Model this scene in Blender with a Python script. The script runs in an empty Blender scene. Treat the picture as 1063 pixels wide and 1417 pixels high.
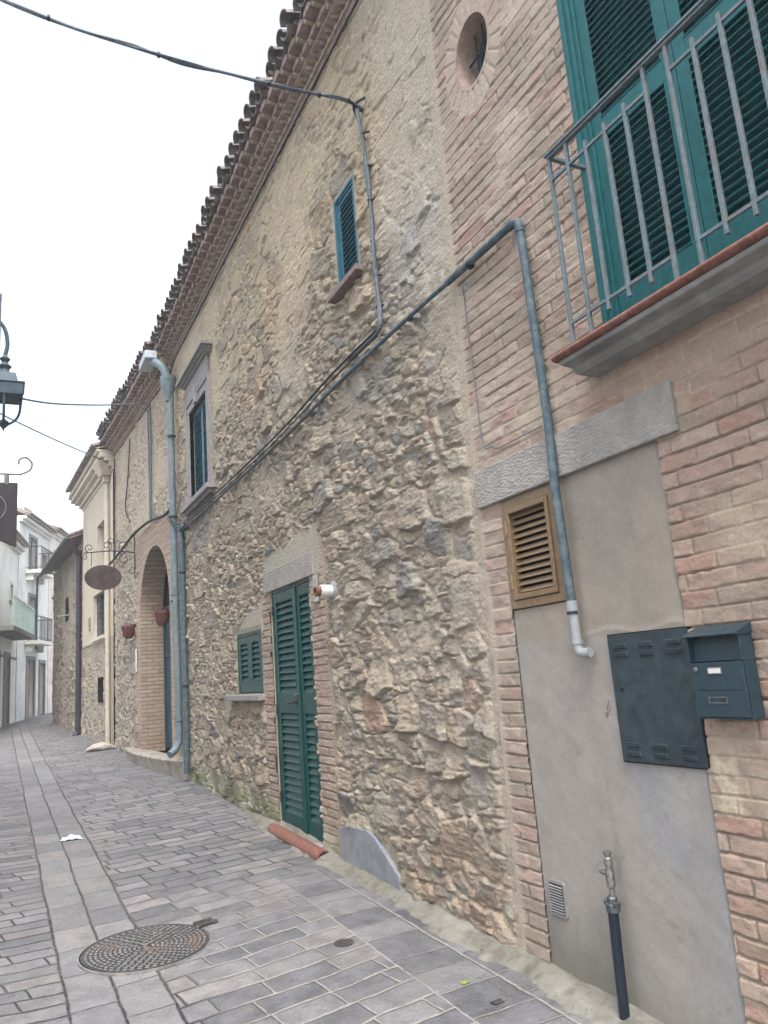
import bpy, bmesh, math, random
import numpy as np
from mathutils import Vector, Matrix
SC = bpy.context.scene
COL = SC.collection
R = math.radians
random.seed(5)
# ------------------------------------------------------------------ camera
cam = bpy.data.cameras.new('camera'); camo = bpy.data.objects.new('camera', cam); COL.objects.link(camo)
M = ((0.89518123, -0.43918303, -0.07595278), (0.02296679, 0.21563853, -0.97620313), (0.44511019, 0.87213433, 0.20312219))
camo.matrix_world = Matrix(((M[0][0], -M[1][0], -M[2][0], 0), (M[0][1], -M[1][1], -M[2][1], 0), (M[0][2], -M[1][2], -M[2][2], 1.6), (0, 0, 0, 1)))
cam.sensor_fit = 'HORIZONTAL'; cam.sensor_width = 36; cam.lens = 36*1057.3/1063; cam.clip_start = .05; cam.clip_end = 1500
SC.camera = camo
# ------------------------------------------------------------------ sky and sun
SUN_EL, SUN_AZ = R(62), R(196)          # azimuth clockwise from +Y
w = bpy.data.worlds.new('World'); SC.world = w; w.use_nodes = True
nt = w.node_tree; bg = nt.nodes['Background']
sky = nt.nodes.new('ShaderNodeTexSky'); sky.sky_type = 'NISHITA'; sky.sun_disc = False
sky.sun_elevation = SUN_EL; sky.sun_rotation = SUN_AZ; sky.air_density = 1.0; sky.dust_density = 4.0; sky.ozone_density = .6
hs = nt.nodes.new('ShaderNodeHueSaturation'); hs.inputs['Saturation'].default_value = .5
nt.links.new(sky.outputs[0], hs.inputs['Color']); nt.links.new(hs.outputs[0], bg.inputs[0]); bg.inputs[1].default_value = .15
sl = bpy.data.lights.new('sun', 'SUN'); sl.energy = 1.0; sl.angle = R(26); sl.color = (1, .97, .93)
so = bpy.data.objects.new('sun', sl); COL.objects.link(so)
dv = Vector((math.sin(SUN_AZ)*math.cos(SUN_EL), math.cos(SUN_AZ)*math.cos(SUN_EL), math.sin(SUN_EL)))
so.rotation_euler = dv.to_track_quat('Z', 'Y').to_euler(); so.location = (-10, 0, 30)
SC.view_settings.view_transform = 'Standard'; SC.view_settings.look = 'None'; SC.view_settings.gamma = 1
SC.view_settings.exposure = 1.85

# ------------------------------------------------------------------ helpers
def srgb(r, g, b):
    f = lambda c: (c/255/12.92 if c/255 <= .04045 else ((c/255+.055)/1.055)**2.4)
    return (f(r)*.86, f(g)*.86, f(b)*.86)
class NT:
    def __init__(s, m): s.t = m.node_tree; s.n = s.t.nodes; s.l = s.t.links
    def new(s, k, **a):
        n = s.n.new(k)
        for q, v in a.items(): setattr(n, q, v)
        return n
    def put(s, n, i, v):
        if v is None: return
        if isinstance(v, bpy.types.NodeSocket): s.l.new(v, n.inputs[i])
        else: n.inputs[i].default_value = v
    def math(s, op, a, b=None, c=None, clamp=False):
        n = s.new('ShaderNodeMath', operation=op, use_clamp=clamp); s.put(n, 0, a); s.put(n, 1, b); s.put(n, 2, c); return n.outputs[0]
    def mix(s, f, a, b, mode='MIX'):
        n = s.new('ShaderNodeMix', data_type='RGBA', blend_type=mode); s.put(n, 0, f)
        for i, v in ((6, a), (7, b)):
            if isinstance(v, tuple): v = v+(1,)*(4-len(v))
            s.put(n, i, v)
        return n.outputs[2]
    def noise(s, vec, scale, det=3, rough=.55):
        n = s.new('ShaderNodeTexNoise'); s.put(n, 'Vector', vec); s.put(n, 'Scale', scale); s.put(n, 'Detail', det); s.put(n, 'Roughness', rough); return n.outputs[0]
    def ramp(s, f, lo, hi, a=0., b=1.):
        n = s.new('ShaderNodeMapRange', interpolation_type='SMOOTHSTEP'); s.put(n, 0, f); s.put(n, 1, lo); s.put(n, 2, hi); s.put(n, 3, a); s.put(n, 4, b); return n.outputs[0]
MATS = {}
def base_mat(name):
    m = bpy.data.materials.new(name); m.use_nodes = True
    return m, NT(m), m.node_tree.nodes['Principled BSDF']
def mat(name, col, var=.15, rough=.8, scale=12, bump=.15, bscale=60, metal=0, stain=None, stain_amt=.4, stain_scale=3, spec=.3):
    """one colour broken up by two noises, an optional second (stain) colour, and a fine bump"""
    if name in MATS: return MATS[name]
    m, t, p = base_mat(name)
    co = t.new('ShaderNodeTexCoord').outputs['Object']
    n1 = t.noise(co, scale, 4); n2 = t.noise(co, scale*.17, 3)
    dark = tuple(c*(1-var*1.6) for c in col); lite = tuple(min(1, c*(1+var*1.3)) for c in col)
    c = t.mix(t.ramp(n1, .3, .7), dark, lite)
    if stain: c = t.mix(t.math('MULTIPLY', t.ramp(t.noise(co, stain_scale, 5, .65), .45, .68), stain_amt), c, stain)
    c = t.mix(t.ramp(n2, .35, .65, 0, var), c, tuple(q*.6 for q in col))
    t.l.new(c, p.inputs['Base Color'])
    p.inputs['Metallic'].default_value = metal; p.inputs['Specular IOR Level'].default_value = spec
    t.l.new(t.ramp(n1, .2, .8, rough-.1, min(1, rough+.1)), p.inputs['Roughness'])
    if bump:
        b = t.new('ShaderNodeBump'); b.inputs['Strength'].default_value = bump; b.inputs['Distance'].default_value = .01
        t.l.new(t.noise(co, bscale, 5, .6), b.inputs['Height']); t.l.new(b.outputs[0], p.inputs['Normal'])
    MATS[name] = m; return m
def attr_mat(name, bump=.4, bscale=90, rough=.92, cscale=40, camt=.25, crack=.0):
    """masonry: colours stored per stone or brick on the mesh, fine grain and grit in the shader"""
    m, t, p = base_mat(name)
    co = t.new('ShaderNodeTexCoord').outputs['Object']
    a = t.new('ShaderNodeAttribute', attribute_name='Col').outputs['Color']
    g = t.noise(co, cscale, 5, .7); g2 = t.noise(co, cscale*4, 3, .7)
    c = t.mix(1., a, t.mix(t.ramp(g, .25, .75), (1-camt,)*3, (1+camt,)*3), 'MULTIPLY')
    c = t.mix(1., c, t.mix(t.ramp(g2, .25, .75), (1-camt*.6,)*3, (1+camt*.6,)*3), 'MULTIPLY')
    t.l.new(c, p.inputs['Base Color']); p.inputs['Roughness'].default_value = rough; p.inputs['Specular IOR Level'].default_value = .2
    b = t.new('ShaderNodeBump'); b.inputs['Strength'].default_value = bump; b.inputs['Distance'].default_value = .012
    v = t.new('ShaderNodeTexVoronoi', feature='F1'); t.l.new(co, v.inputs['Vector']); v.inputs['Scale'].default_value = bscale*.7
    t.l.new(t.math('ADD', t.noise(co, bscale, 6, .75), t.math('MULTIPLY', v.outputs['Distance'], crack)), b.inputs['Height']); t.l.new(b.outputs[0], p.inputs['Normal'])
    return m

TH = R(3.0); P2O = (2.55, 12.6)
def F1(s, d, z): return (2.55-d, s, z)
def F2(s, d, z):
    return (P2O[0]-math.sin(TH)*s-math.cos(TH)*d, P2O[1]+math.cos(TH)*s-math.sin(TH)*d, z)
def FW(x, y, z): return (x, y, z)
def frame(o, ang):
    """a facade frame: s runs from o in direction ang (0 = +Y, positive to +X); d is out of the wall to the side given by sign"""
    def f(s, d, z): return (o[0]+math.sin(ang)*s+math.cos(ang)*d, o[1]+math.cos(ang)*s-math.sin(ang)*d, z)
    return f

def root(name, loc, label, cat, group=None):
    o = bpy.data.objects.new(name, None); COL.objects.link(o); o.location = loc; o.empty_display_size = .2
    o['label'] = label; o['category'] = cat
    if group: o['group'] = group
    return o
def tag(o, label, cat, group=None):
    o['label'] = label; o['category'] = cat
    if group: o['group'] = group
    return o
def wloc(o):
    v = Vector((0, 0, 0))
    while o: v = v+Vector(o.location); o = o.parent
    return v
class MB:
    def __init__(s, mp=FW): s.v = []; s.f = []; s.mp = mp
    def add(s, vs, fs, raw=False):
        n = len(s.v); s.v += [tuple(v) if raw else s.mp(*v) for v in vs]; s.f += [tuple(i+n for i in f) for f in fs]; return s
    def box(s, a0, a1, b0, b1, c0, c1):
        return s.add([(a, b, c) for a in (a0, a1) for b in (b0, b1) for c in (c0, c1)], [(0, 1, 3, 2), (4, 6, 7, 5), (0, 4, 5, 1), (2, 3, 7, 6), (0, 2, 6, 4), (1, 5, 7, 3)])
    def hexa(s, p): return s.add(p, [(0, 1, 2, 3), (4, 7, 6, 5), (0, 4, 5, 1), (1, 5, 6, 2), (2, 6, 7, 3), (3, 7, 4, 0)])
    def poly(s, pts, d0, d1):   # polygon in (s,z), extruded along d
        n = len(pts); vs = [(a, d0, c) for a, c in pts]+[(a, d1, c) for a, c in pts]
        return s.add(vs, [tuple(range(n)), tuple(range(2*n-1, n-1, -1))]+[(i, (i+1) % n, n+(i+1) % n, n+i) for i in range(n)])
    def slat(s, s0, s1, d, z, w, t, ang):   # long thin board along s, tilted
        c, q = math.cos(ang), math.sin(ang); o = []
        for ss in (s0, s1):
            for a, b in ((-w/2, -t/2), (w/2, -t/2), (w/2, t/2), (-w/2, t/2)): o.append((ss, d+a*c-b*q, z+a*q+b*c))
        return s.hexa(o)
    def tube(s, pts, r, n=8, cap=True, smooth=0, raw=False):
        P = [Vector(p if raw else s.mp(*p)) for p in pts]
        rr = list(r) if isinstance(r, (list, tuple)) else [r]*len(P)
        if smooth:
            Q = []; RR = []
            for i in range(len(P)-1):
                p0, p1, p2, p3 = P[max(i-1, 0)], P[i], P[i+1], P[min(i+2, len(P)-1)]
                for k in range(smooth):
                    t = k/smooth
                    Q.append(.5*((2*p1)+(p2-p0)*t+(2*p0-5*p1+4*p2-p3)*t*t+(3*p1-p0-3*p2+p3)*t**3)); RR.append(rr[i]*(1-t)+rr[i+1]*t)
            Q.append(P[-1]); RR.append(rr[-1]); P, rr = Q, RR
        b = len(s.v); up = None
        for i, p in enumerate(P):
            t = (P[min(i+1, len(P)-1)]-P[max(i-1, 0)]).normalized()
            if up is None: up = t.orthogonal().normalized()
            up = (up-t*up.dot(t)); up = up.normalized() if up.length > 1e-6 else t.orthogonal().normalized()
            sd = t.cross(up)
            for k in range(n):
                a = 2*math.pi*k/n; s.v.append(tuple(p+(up*math.cos(a)+sd*math.sin(a))*rr[i]))
        for i in range(len(P)-1):
            for k in range(n): s.f.append((b+i*n+k, b+i*n+(k+1) % n, b+(i+1)*n+(k+1) % n, b+(i+1)*n+k))
        if cap: s.f.append(tuple(b+k for k in range(n))); s.f.append(tuple(b+(len(P)-1)*n+k for k in range(n-1, -1, -1)))
        return s
    def lathe(s, c, prof, n=20, axis='z'):   # profile of (radius, height) about a vertical axis (or the wall normal, axis='d')
        b = len(s.v); vs = []
        for r, h in prof:
            for k in range(n):
                a = 2*math.pi*k/n
                if axis == 'z': vs.append((c[0]+r*math.cos(a), c[1]+r*math.sin(a), c[2]+h))
                else: vs.append((c[0]+r*math.cos(a), c[1]+h, c[2]+r*math.sin(a)))
        fs = [(i*n+k, i*n+(k+1) % n, (i+1)*n+(k+1) % n, (i+1)*n+k) for i in range(len(prof)-1) for k in range(n)]
        fs += [tuple(range(n)), tuple((len(prof)-1)*n+k for k in range(n-1, -1, -1))]
        return s.add(vs, fs)
    def coppo(s, c, ax, length, r, t=.014, r2=None, n=8, up=True, mp=None):   # half-round clay tile, hollow; axis from c along vector ax=(ds,dd,dz)
        r2 = r2 or r; L = Vector(ax).normalized(); side = Vector((1, 0, 0)) if abs(L.x) < .9 else Vector((0, 1, 0)); side = (side-L*side.dot(L)).normalized(); u = side.cross(L)
        if u.z < 0: u = -u
        if not up: u = -u
        vs = []
        for e, rr in ((0, r), (1, r2)):
            o = Vector(c)+L*length*e
            for q in (rr, rr-t):
                for k in range(n+1):
                    a = math.pi*k/n; vs.append(tuple(o+side*q*math.cos(a)+u*q*math.sin(a)*.9))
        m = n+1; fs = []
        for k in range(n):
            fs += [(k, k+1, 2*m+k+1, 2*m+k), (m+k+1, m+k, 3*m+k, 3*m+k+1), (k+1, k, m+k, m+k+1), (2*m+k, 2*m+k+1, 3*m+k+1, 3*m+k)]
        fs += [(0, m, 3*m, 2*m), (n, 2*m+n, 3*m+n, m+n)]
        return s.add(vs, [tuple(f) for f in fs])
    def build(s, name, m, parent=None, bevel=0, smooth=False, sharp=35):
        me = bpy.data.meshes.new(name); off = wloc(parent) if parent else Vector((0, 0, 0))
        me.from_pydata([(v[0]-off.x, v[1]-off.y, v[2]-off.z) for v in s.v], [], s.f)
        bm = bmesh.new(); bm.from_mesh(me); bmesh.ops.recalc_face_normals(bm, faces=bm.faces); bm.to_mesh(me); bm.free()
        me.materials.append(m)
        o = bpy.data.objects.new(name, me); COL.objects.link(o); o.parent = parent
        if smooth:
            me.shade_smooth()
            try: me.set_sharp_from_angle(angle=R(sharp))
            except Exception: pass
        if bevel:
            b = o.modifiers.new('bevel', 'BEVEL'); b.width = bevel; b.segments = 2; b.limit_method = 'ANGLE'; b.angle_limit = R(40)
        return o
    def thing(s, name, m, label, cat, base=None, group=None, **k):   # a thing that is a single mesh, with its origin at its base
        a = np.array(s.v); c = base or ((a[:, 0].min()+a[:, 0].max())/2, (a[:, 1].min()+a[:, 1].max())/2, a[:, 2].min())
        s.v = [(v[0]-c[0], v[1]-c[1], v[2]-c[2]) for v in s.v]
        o = s.build(name, m, None, **k); o.location = c; return tag(o, label, cat, group)

# ---- numpy noise and masonry patterns
def hsh(x, y, seed):
    h = (x.astype(np.int64)*374761393+y.astype(np.int64)*668265263+seed*2147483647) & 0xffffffff
    h = ((h ^ (h >> 13))*1274126177) & 0xffffffff
    h = ((h ^ (h >> 16))*2246822519) & 0xffffffff
    return ((h ^ (h >> 15)) & 0xffffff).astype(np.float32)/np.float32(0xffffff)
def vn(x, y, seed=0):
    xi = np.floor(x); yi = np.floor(y); fx = (x-xi).astype(np.float32); fy = (y-yi).astype(np.float32)
    fx = fx*fx*(3-2*fx); fy = fy*fy*(3-2*fy)
    a = hsh(xi, yi, seed); b = hsh(xi+1, yi, seed); c = hsh(xi, yi+1, seed); d = hsh(xi+1, yi+1, seed)
    return (a*(1-fx)+b*fx)*(1-fy)+(c*(1-fx)+d*fx)*fy
def fbm(x, y, o=4, seed=0, g=.5):
    t = 0; a = 1; n = 0
    for i in range(o): t = t+a*(vn(x*2**i+i*17.3, y*2**i+i*9.1, seed+i)-.5); n += a; a *= g
    return t/n*2
def ridge(x, y, o=3, seed=0):
    t = 0; a = 1; n = 0
    for i in range(o): t = t+a*(1-np.abs(2*vn(x*2**i+i*7.3, y*2**i, seed+i)-1)); n += a; a *= .55
    return t/n
def sst(a, b, x):
    t = np.clip((x-a)/(b-a), 0, 1); return t*t*(3-2*t)
def voro(x, y, seed, jit=.8, p=2.6):
    xi = np.floor(x); yi = np.floor(y)
    f1 = np.full(x.shape, 9., np.float32); f2 = f1.copy(); idv = np.zeros_like(f1); dx = np.zeros_like(f1); dy = np.zeros_like(f1)
    for j in (-1, 0, 1):
        for i in (-2, -1, 0, 1, 2):
            cy = yi+j; off = .5*(np.mod(cy, 2)); cx = xi+i
            px = cx+off+.5+jit*(hsh(cx, cy, seed)-.5)-.0; py = cy+.5+jit*.8*(hsh(cx, cy, seed+1)-.5)
            ax = (x-px).astype(np.float32); ay = (y-py).astype(np.float32)
            d = (np.abs(ax)**p+np.abs(ay)**p)**(1/p)
            r = hsh(cx, cy, seed+2); m = d < f1
            f2 = np.where(m, f1, np.minimum(f2, d)); idv = np.where(m, r, idv); dx = np.where(m, ax, dx); dy = np.where(m, ay, dy); f1 = np.where(m, d, f1)
    return f1, f2, idv, dx, dy
def r2(i, k): return np.mod(i*(97.13+k*31.7)+k*.37, 1.)
def palette(idv, cols):
    c = np.array(cols, np.float32); k = np.minimum((idv*len(cols)).astype(int), len(cols)-1); return c[k]
def lerp3(a, b, t): return a*(1-t[..., None])+b*t[..., None]
MORTAR = np.array(srgb(176, 165, 148), np.float32)
ST = [srgb(*c) for c in ((158, 148, 132), (150, 141, 127), (163, 154, 138), (146, 138, 127), (155, 142, 125), (142, 137, 129), (158, 148, 131), (150, 141, 127), (160, 147, 130), (150, 144, 133), (130, 128, 123), (155, 146, 131), (153, 146, 134), (165, 153, 135))]
BR = [srgb(*c) for c in ((166, 148, 136), (163, 144, 132), (162, 139, 127), (168, 152, 140), (164, 146, 134), (163, 135, 123), (166, 153, 141), (165, 149, 137), (158, 141, 129))]
def rubble(s, z, relief=1., size=1.):
    s = s.astype(np.float32); z = z.astype(np.float32)
    wx = s+.07*fbm(s*2.1, z*2.1, 2, 11)+.03*fbm(s*9, z*9, 2, 12); wz = z+.05*fbm(s*1.7, z*2.3, 2, 13)+.028*fbm(s*8, z*10, 2, 14)
    b1, b2, bi, bx, by = voro(wx/(.34*size), wz/(.235*size), 21, .75, 3.2)
    m1, m2, mi, mx, my = voro(wx/(.17*size)+3.3, wz/(.105*size)+1.7, 31, .9, 2.6)
    big = (r2(bi, 1) < .40+.2*fbm(s*.5, z*.5, 2, 77))
    eb = (b2-b1)*.14*size; em = np.minimum((m2-m1)*.065*size, eb+.004)
    e = np.where(big, eb, em); si = np.where(big, bi, np.mod(mi+bi*.37, 1)); dx = np.where(big, bx*.3, mx*.17); dy = np.where(big, by*.22, my*.11)
    nz = fbm(s*22, z*26, 3, 41)
    t = sst(.002, .014, e+.008*nz)
    pr = np.where(big, .016+.030*r2(si, 3), .008+.028*r2(si, 4))
    # broken faces: each stone a tilted plane cut by a few cleavage steps
    th = r2(si, 5)*6.28; tilt = (dx*np.cos(th)+dy*np.sin(th))*(.08+.22*r2(si, 6))
    rg = ridge(s*7+si*50, z*11+si*20, 4, 51); rg2 = ridge(s*26+z*9, z*34, 3, 61); rg3 = fbm(s*70, z*80, 2, 63)
    stp = np.floor(4.2*vn(s*8+si*37, z*13, 71)+rg*.8)/4.2
    rgc = ridge(s*13+si*31, z*19+si*7, 3, 65)
    face = pr+tilt+.022*(rg-.5)+.017*(rgc-.5)+.013*(rg2-.5)+.018*(stp-.5)*(.4+r2(si, 8))+.005*rg3
    cover = sst(-.05, .5, fbm(s*.9, z*1.1, 3, 81)+.06*(z-5.0)-.06)      # mortar smeared over the joints, more of it high up
    mort = .014*ridge(s*6, z*8, 3, 91)+.012*fbm(s*13, z*15, 3, 92)+.006*fbm(s*45, z*45, 3, 93)+.010*cover
    h = (t*np.maximum(face*(1-.55*cover), .003)+(1-t)*(mort-.011))*relief*.84
    c = palette(r2(si, 7), ST)*(1+.14*(r2(si, 9)-.5))[..., None]
    c = c*(1+.10*fbm(s*14, z*18, 3, 95))[..., None]
    red = (r2(si, 12) < .012)
    c = np.where(red[..., None], np.array(srgb(164, 138, 122), np.float32), c)
    lic = sst(.25, .55, fbm(s*5, z*5, 4, 96))*.22*t; c = lerp3(c, np.array(srgb(120, 120, 116), np.float32), lic)
    mc = MORTAR*(1+.12*fbm(s*3, z*3, 3, 97))[..., None]
    c = lerp3(c, mc, np.clip((1-t)+.6*cover*(1-sst(.018, .045, h/relief))+.06, 0, 1))
    return h, c
def bricks(s, z, course=.073, length=.236, smear=.4, seed=0):
    s = s.astype(np.float32); z = z.astype(np.float32)
    zz = z+.007*fbm(s*1.3, z*1.1, 2, 101+seed)+.0022*fbm(s*9, z*9, 2, 102); row = np.floor(zz/course); fz = zz/course-row
    u = s/length+.5*np.mod(row, 2)+.22*(hsh(row, row*0, 103+seed)-.5)+.010*fbm(s*14, z*14, 2, 104)
    k = np.floor(u); j0 = k+.28*(hsh(k, row, 105)-.5); j1 = k+1+.28*(hsh(k+1, row, 105)-.5)
    kk = np.where(u < j0, k-1, np.where(u > j1, k+1, k))
    du = np.minimum(np.abs(u-j0), np.abs(u-j1))*length; dz = np.minimum(fz, 1-fz)*course
    i1 = hsh(kk, row, 106+seed); i2 = hsh(kk, row, 107+seed); i3 = hsh(kk, row, 108+seed)
    rag = .0035*fbm(s*30, z*30, 3, 109)
    hw = .0036+.0028*fbm(s*2.2, z*2.2, 2, 110)
    t = sst(hw-.002, hw+.003, np.minimum(dz, du*1.25)+rag)
    fi = sst(0., .5, fbm(s*1.6, z*3.4, 3, 111)+.12)             # joint filled flush and smeared with mortar
    h = t*(.004+.006*i2+.006*fbm(s*16, z*26, 4, 112)+(i3-.5)*.10*(fz-.5)*course*2)-(1-t)*(.012*(1-fi)-.002)
    fi2 = sst(.0, .5, fbm(s*5, z*8, 4, 113)+smear*.9-.5)
    c = (palette(i1, BR)*.75+.25*np.array(BR, np.float32).mean(0))*(1+.10*(i2-.5))[..., None]*(1+.12*fbm(s*18, z*30, 3, 114))[..., None]
    mc = MORTAR*(1+.1*fbm(s*5, z*5, 3, 115))[..., None]*(1-.35*(1-fi))[..., None]
    c = lerp3(mc, c, t*(1-.75*fi2)); h = h*(1-.3*fi2)+.002*fi2*t
    return h, c
def gridlines(a, b, sp, must=()):
    pts = [a]; x = a
    while x < b:
        x += sp(x); pts.append(min(x, b))
    pts = np.array(pts)
    for m_ in must:
        if a < m_ < b: i = np.argmin(np.abs(pts[1:-1]-m_))+1; pts[i] = m_
    return np.unique(pts)
def heightfield(name, parent, mp, S, Z, fn, m, hole=None, keep=None):
    """displaced masonry face: real relief, with colours per stone kept on the mesh"""
    s, z = np.meshgrid(S, Z, indexing='ij'); h, c = fn(s, z)
    ns, nz = s.shape
    x, y, zz = mp(s.ravel(), h.ravel().astype(np.float64), z.ravel()) if (mp is F1 or getattr(mp, 'vec', False)) else mpv(mp, s.ravel(), h.ravel().astype(np.float64), z.ravel())
    off = wloc(parent) if parent else Vector((0, 0, 0))
    co = np.stack([x-off.x, y-off.y, zz-off.z], 1).astype(np.float32)
    ii, jj = np.meshgrid(np.arange(ns-1), np.arange(nz-1), indexing='ij'); a = (ii*nz+jj)
    q = np.stack([a, a+1, a+nz+1, a+nz], -1).reshape(-1, 4)
    cs = ((s[:-1, :-1]+s[1:, 1:])/2).ravel(); cz = ((z[:-1, :-1]+z[1:, 1:])/2).ravel()
    k = np.ones(len(q), bool)
    if hole is not None: k &= ~hole(cs, cz)
    q = q[k]
    me = bpy.data.meshes.new(name); me.vertices.add(len(co)); me.vertices.foreach_set('co', co.ravel())
    me.loops.add(q.size); me.loops.foreach_set('vertex_index', q.ravel().astype(np.int32))
    me.polygons.add(len(q)); me.polygons.foreach_set('loop_start', (np.arange(len(q))*4).astype(np.int32))
    me.update(calc_edges=True)
    at = me.color_attributes.new('Col', 'FLOAT_COLOR', 'POINT')
    at.data.foreach_set('color', np.concatenate([np.clip(c.reshape(-1, 3), 0, 1), np.ones((len(co), 1))], 1).astype(np.float32).ravel())
    me.materials.append(m); me.shade_smooth()
    o = bpy.data.objects.new(name, me); COL.objects.link(o); o.parent = parent
    return o
def mpv(mp, s, d, z):
    o = np.array(mp(0, 0, 0)); a = np.array(mp(1, 0, 0))-o; b = np.array(mp(0, 1, 0))-o
    return o[0]+a[0]*s+b[0]*d, o[1]+a[1]*s+b[1]*d, z
def rects(rs):
    def f(s, z):
        k = np.zeros(s.shape, bool)
        for a, b, c, d in rs: k |= (s > a) & (s < b) & (z > c) & (z < d)
        return k
    return f
def inrect(s, z, a, b, c, d, soft=.0):
    if soft == 0: return ((s > a) & (s < b) & (z > c) & (z < d)).astype(np.float32)
    return sst(a-soft, a+soft, s)*(1-sst(b-soft, b+soft, s))*sst(c-soft, c+soft, z)*(1-sst(d-soft, d+soft, z))
def C(*a): return np.array(srgb(*a), np.float32)

# ------------------------------------------------------------------ materials
M_STONE = attr_mat('rubble_stone', .85, 60, .93, 34, .17, .5)
M_BRICK = attr_mat('old_brick', .5, 90, .9, 50, .12, .25)
M_PLASTER = attr_mat('cement_render', .18, 60, .85, 22, .06)
M_GREEN = mat('door_green_paint', srgb(0, 66, 64), .12, .5, 30, .05, 120, spec=.25)
M_TEAL = mat('shutter_teal_paint', srgb(10, 86, 90), .12, .5, 25, .05, 120, spec=.3)
M_TEALD = mat('faded_teal_paint', srgb(44, 98, 116), .12, .5, 25, .05, 120)
M_IRON = mat('painted_iron', srgb(92, 108, 114), .16, .5, 50, .15, 160, spec=.5, stain=srgb(120, 96, 78), stain_amt=.35, stain_scale=14)
M_DARK = mat('black_iron', srgb(48, 46, 50), .15, .55, 40, .1)
M_BLACK = mat('dark_interior', srgb(26, 26, 28), .1, .9, 6, 0)
M_PIPE = mat('bluegrey_pipe', srgb(74, 92, 101), .2, .6, 30, .1, 120, stain=srgb(128, 136, 136), stain_amt=.45, stain_scale=16, spec=.25)
M_PIPE2 = mat('downspout_zinc', srgb(106, 122, 128), .14, .55, 14, .05, 60, stain=srgb(76, 96, 102), stain_amt=.45, stain_scale=4, spec=.5)
M_GREYPIPE = mat('grey_plastic_pipe', srgb(150, 156, 158), .06, .5, 20, .03)
M_TERRA = mat('terracotta', srgb(122, 84, 74), .2, .75, 30, .2, 80, stain=srgb(120, 80, 66), stain_amt=.5, stain_scale=9)
M_TILE = mat('roof_coppo', srgb(128, 118, 114), .25, .85, 14, .3, 60, stain=srgb(92, 94, 92), stain_amt=.8, stain_scale=5)
M_TILEP = mat('eave_brick', srgb(144, 126, 120), .22, .88, 16, .3, 60, stain=srgb(120, 100, 98), stain_amt=.5, stain_scale=6)
M_MORT = mat('eave_mortar', srgb(178, 166, 148), .15, .95, 20, .3, 60)
M_LINTEL = mat('grey_lintel_stone', srgb(146, 144, 142), .12, .9, 20, .0)
M_SLATE = mat('slate_slab', srgb(128, 132, 138), .12, .8, 9, .15, 40, stain=srgb(150, 146, 138), stain_amt=.4)
M_CEM = mat('concrete', srgb(144, 145, 143), .12, .9, 16, .25, 50, stain=srgb(104, 104, 102), stain_amt=.6, stain_scale=4)
M_PALE = mat('pale_plaster', srgb(200, 192, 176), .06, .9, 5, .12, 40, stain=srgb(176, 168, 150), stain_amt=.4, stain_scale=1.2)
M_CREAM = mat('cream_plaster', srgb(240, 238, 226), .05, .9, 4, .1, 30, stain=srgb(196, 194, 178), stain_amt=.45, stain_scale=1.0)
M_MINT = mat('mint_plaster', srgb(238, 238, 230), .05, .9, 4, .1, 30, stain=srgb(180, 192, 188), stain_amt=.5, stain_scale=.9)
M_PINK = mat('old_pink_plaster', srgb(236, 228, 218), .05, .9, 4, .1, 30, stain=srgb(190, 176, 166), stain_amt=.5, stain_scale=.9)
M_BRONZE = mat('bronze_aluminium', srgb(134, 112, 86), .1, .4, 30, .04, 120, metal=.25, spec=.6)
M_CAB = mat('cabinet_paint', srgb(44, 58, 64), .14, .5, 22, .06, 150, stain=srgb(60, 72, 76), stain_amt=.35, stain_scale=11, spec=.4)
M_NAVY = mat('mailbox_paint', srgb(36, 58, 68), .06, .38, 30, .02, 150, spec=.5)
M_STEEL = mat('bare_steel', srgb(150, 150, 146), .12, .35, 60, .08, 120, metal=.8)
M_WHITE = mat('white_plastic', srgb(214, 214, 208), .05, .5, 20, .02)
M_GLASS = mat('dark_window_glass', srgb(40, 54, 60), .1, .15, 3, 0, spec=.7)
M_WOOD = mat('brown_wood', srgb(96, 74, 60), .2, .6, 20, .15, 60)
M_CABLE = mat('black_cable', srgb(40, 46, 50), .15, .6, 40, .05)
M_CABLEG = mat('weathered_grey_cable', srgb(96, 108, 116), .2, .6, 30, .1)
# hammered face for the lintels
def hammered():
    m, t, p = base_mat('hammered_stone'); co = t.new('ShaderNodeTexCoord').outputs['Object']
    n = t.noise(co, 9, 5, .6); c = t.mix(t.ramp(n, .3, .7), srgb(138, 135, 130), srgb(158, 154, 148))
    t.l.new(c, p.inputs['Base Color']); p.inputs['Roughness'].default_value = .9
    mp_ = t.new('ShaderNodeMapping'); t.l.new(co, mp_.inputs[0]); mp_.inputs['Scale'].default_value = (1, .45, 1)
    v = t.new('ShaderNodeTexVoronoi', feature='F1'); t.l.new(mp_.outputs[0], v.inputs['Vector']); v.inputs['Scale'].default_value = 75
    b = t.new('ShaderNodeBump'); b.inputs['Strength'].default_value = .6; b.inputs['Distance'].default_value = .007
    t.l.new(t.math('ADD', v.outputs[0], t.noise(co, 40, 4)), b.inputs['Height']); t.l.new(b.outputs[0], p.inputs['Normal']); return m
M_HAM = hammered()
MARK = (2.867, 1.324); M_MARK = mat('pencil_grey', srgb(112, 110, 106), .05, .9, 20, 0)

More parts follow.
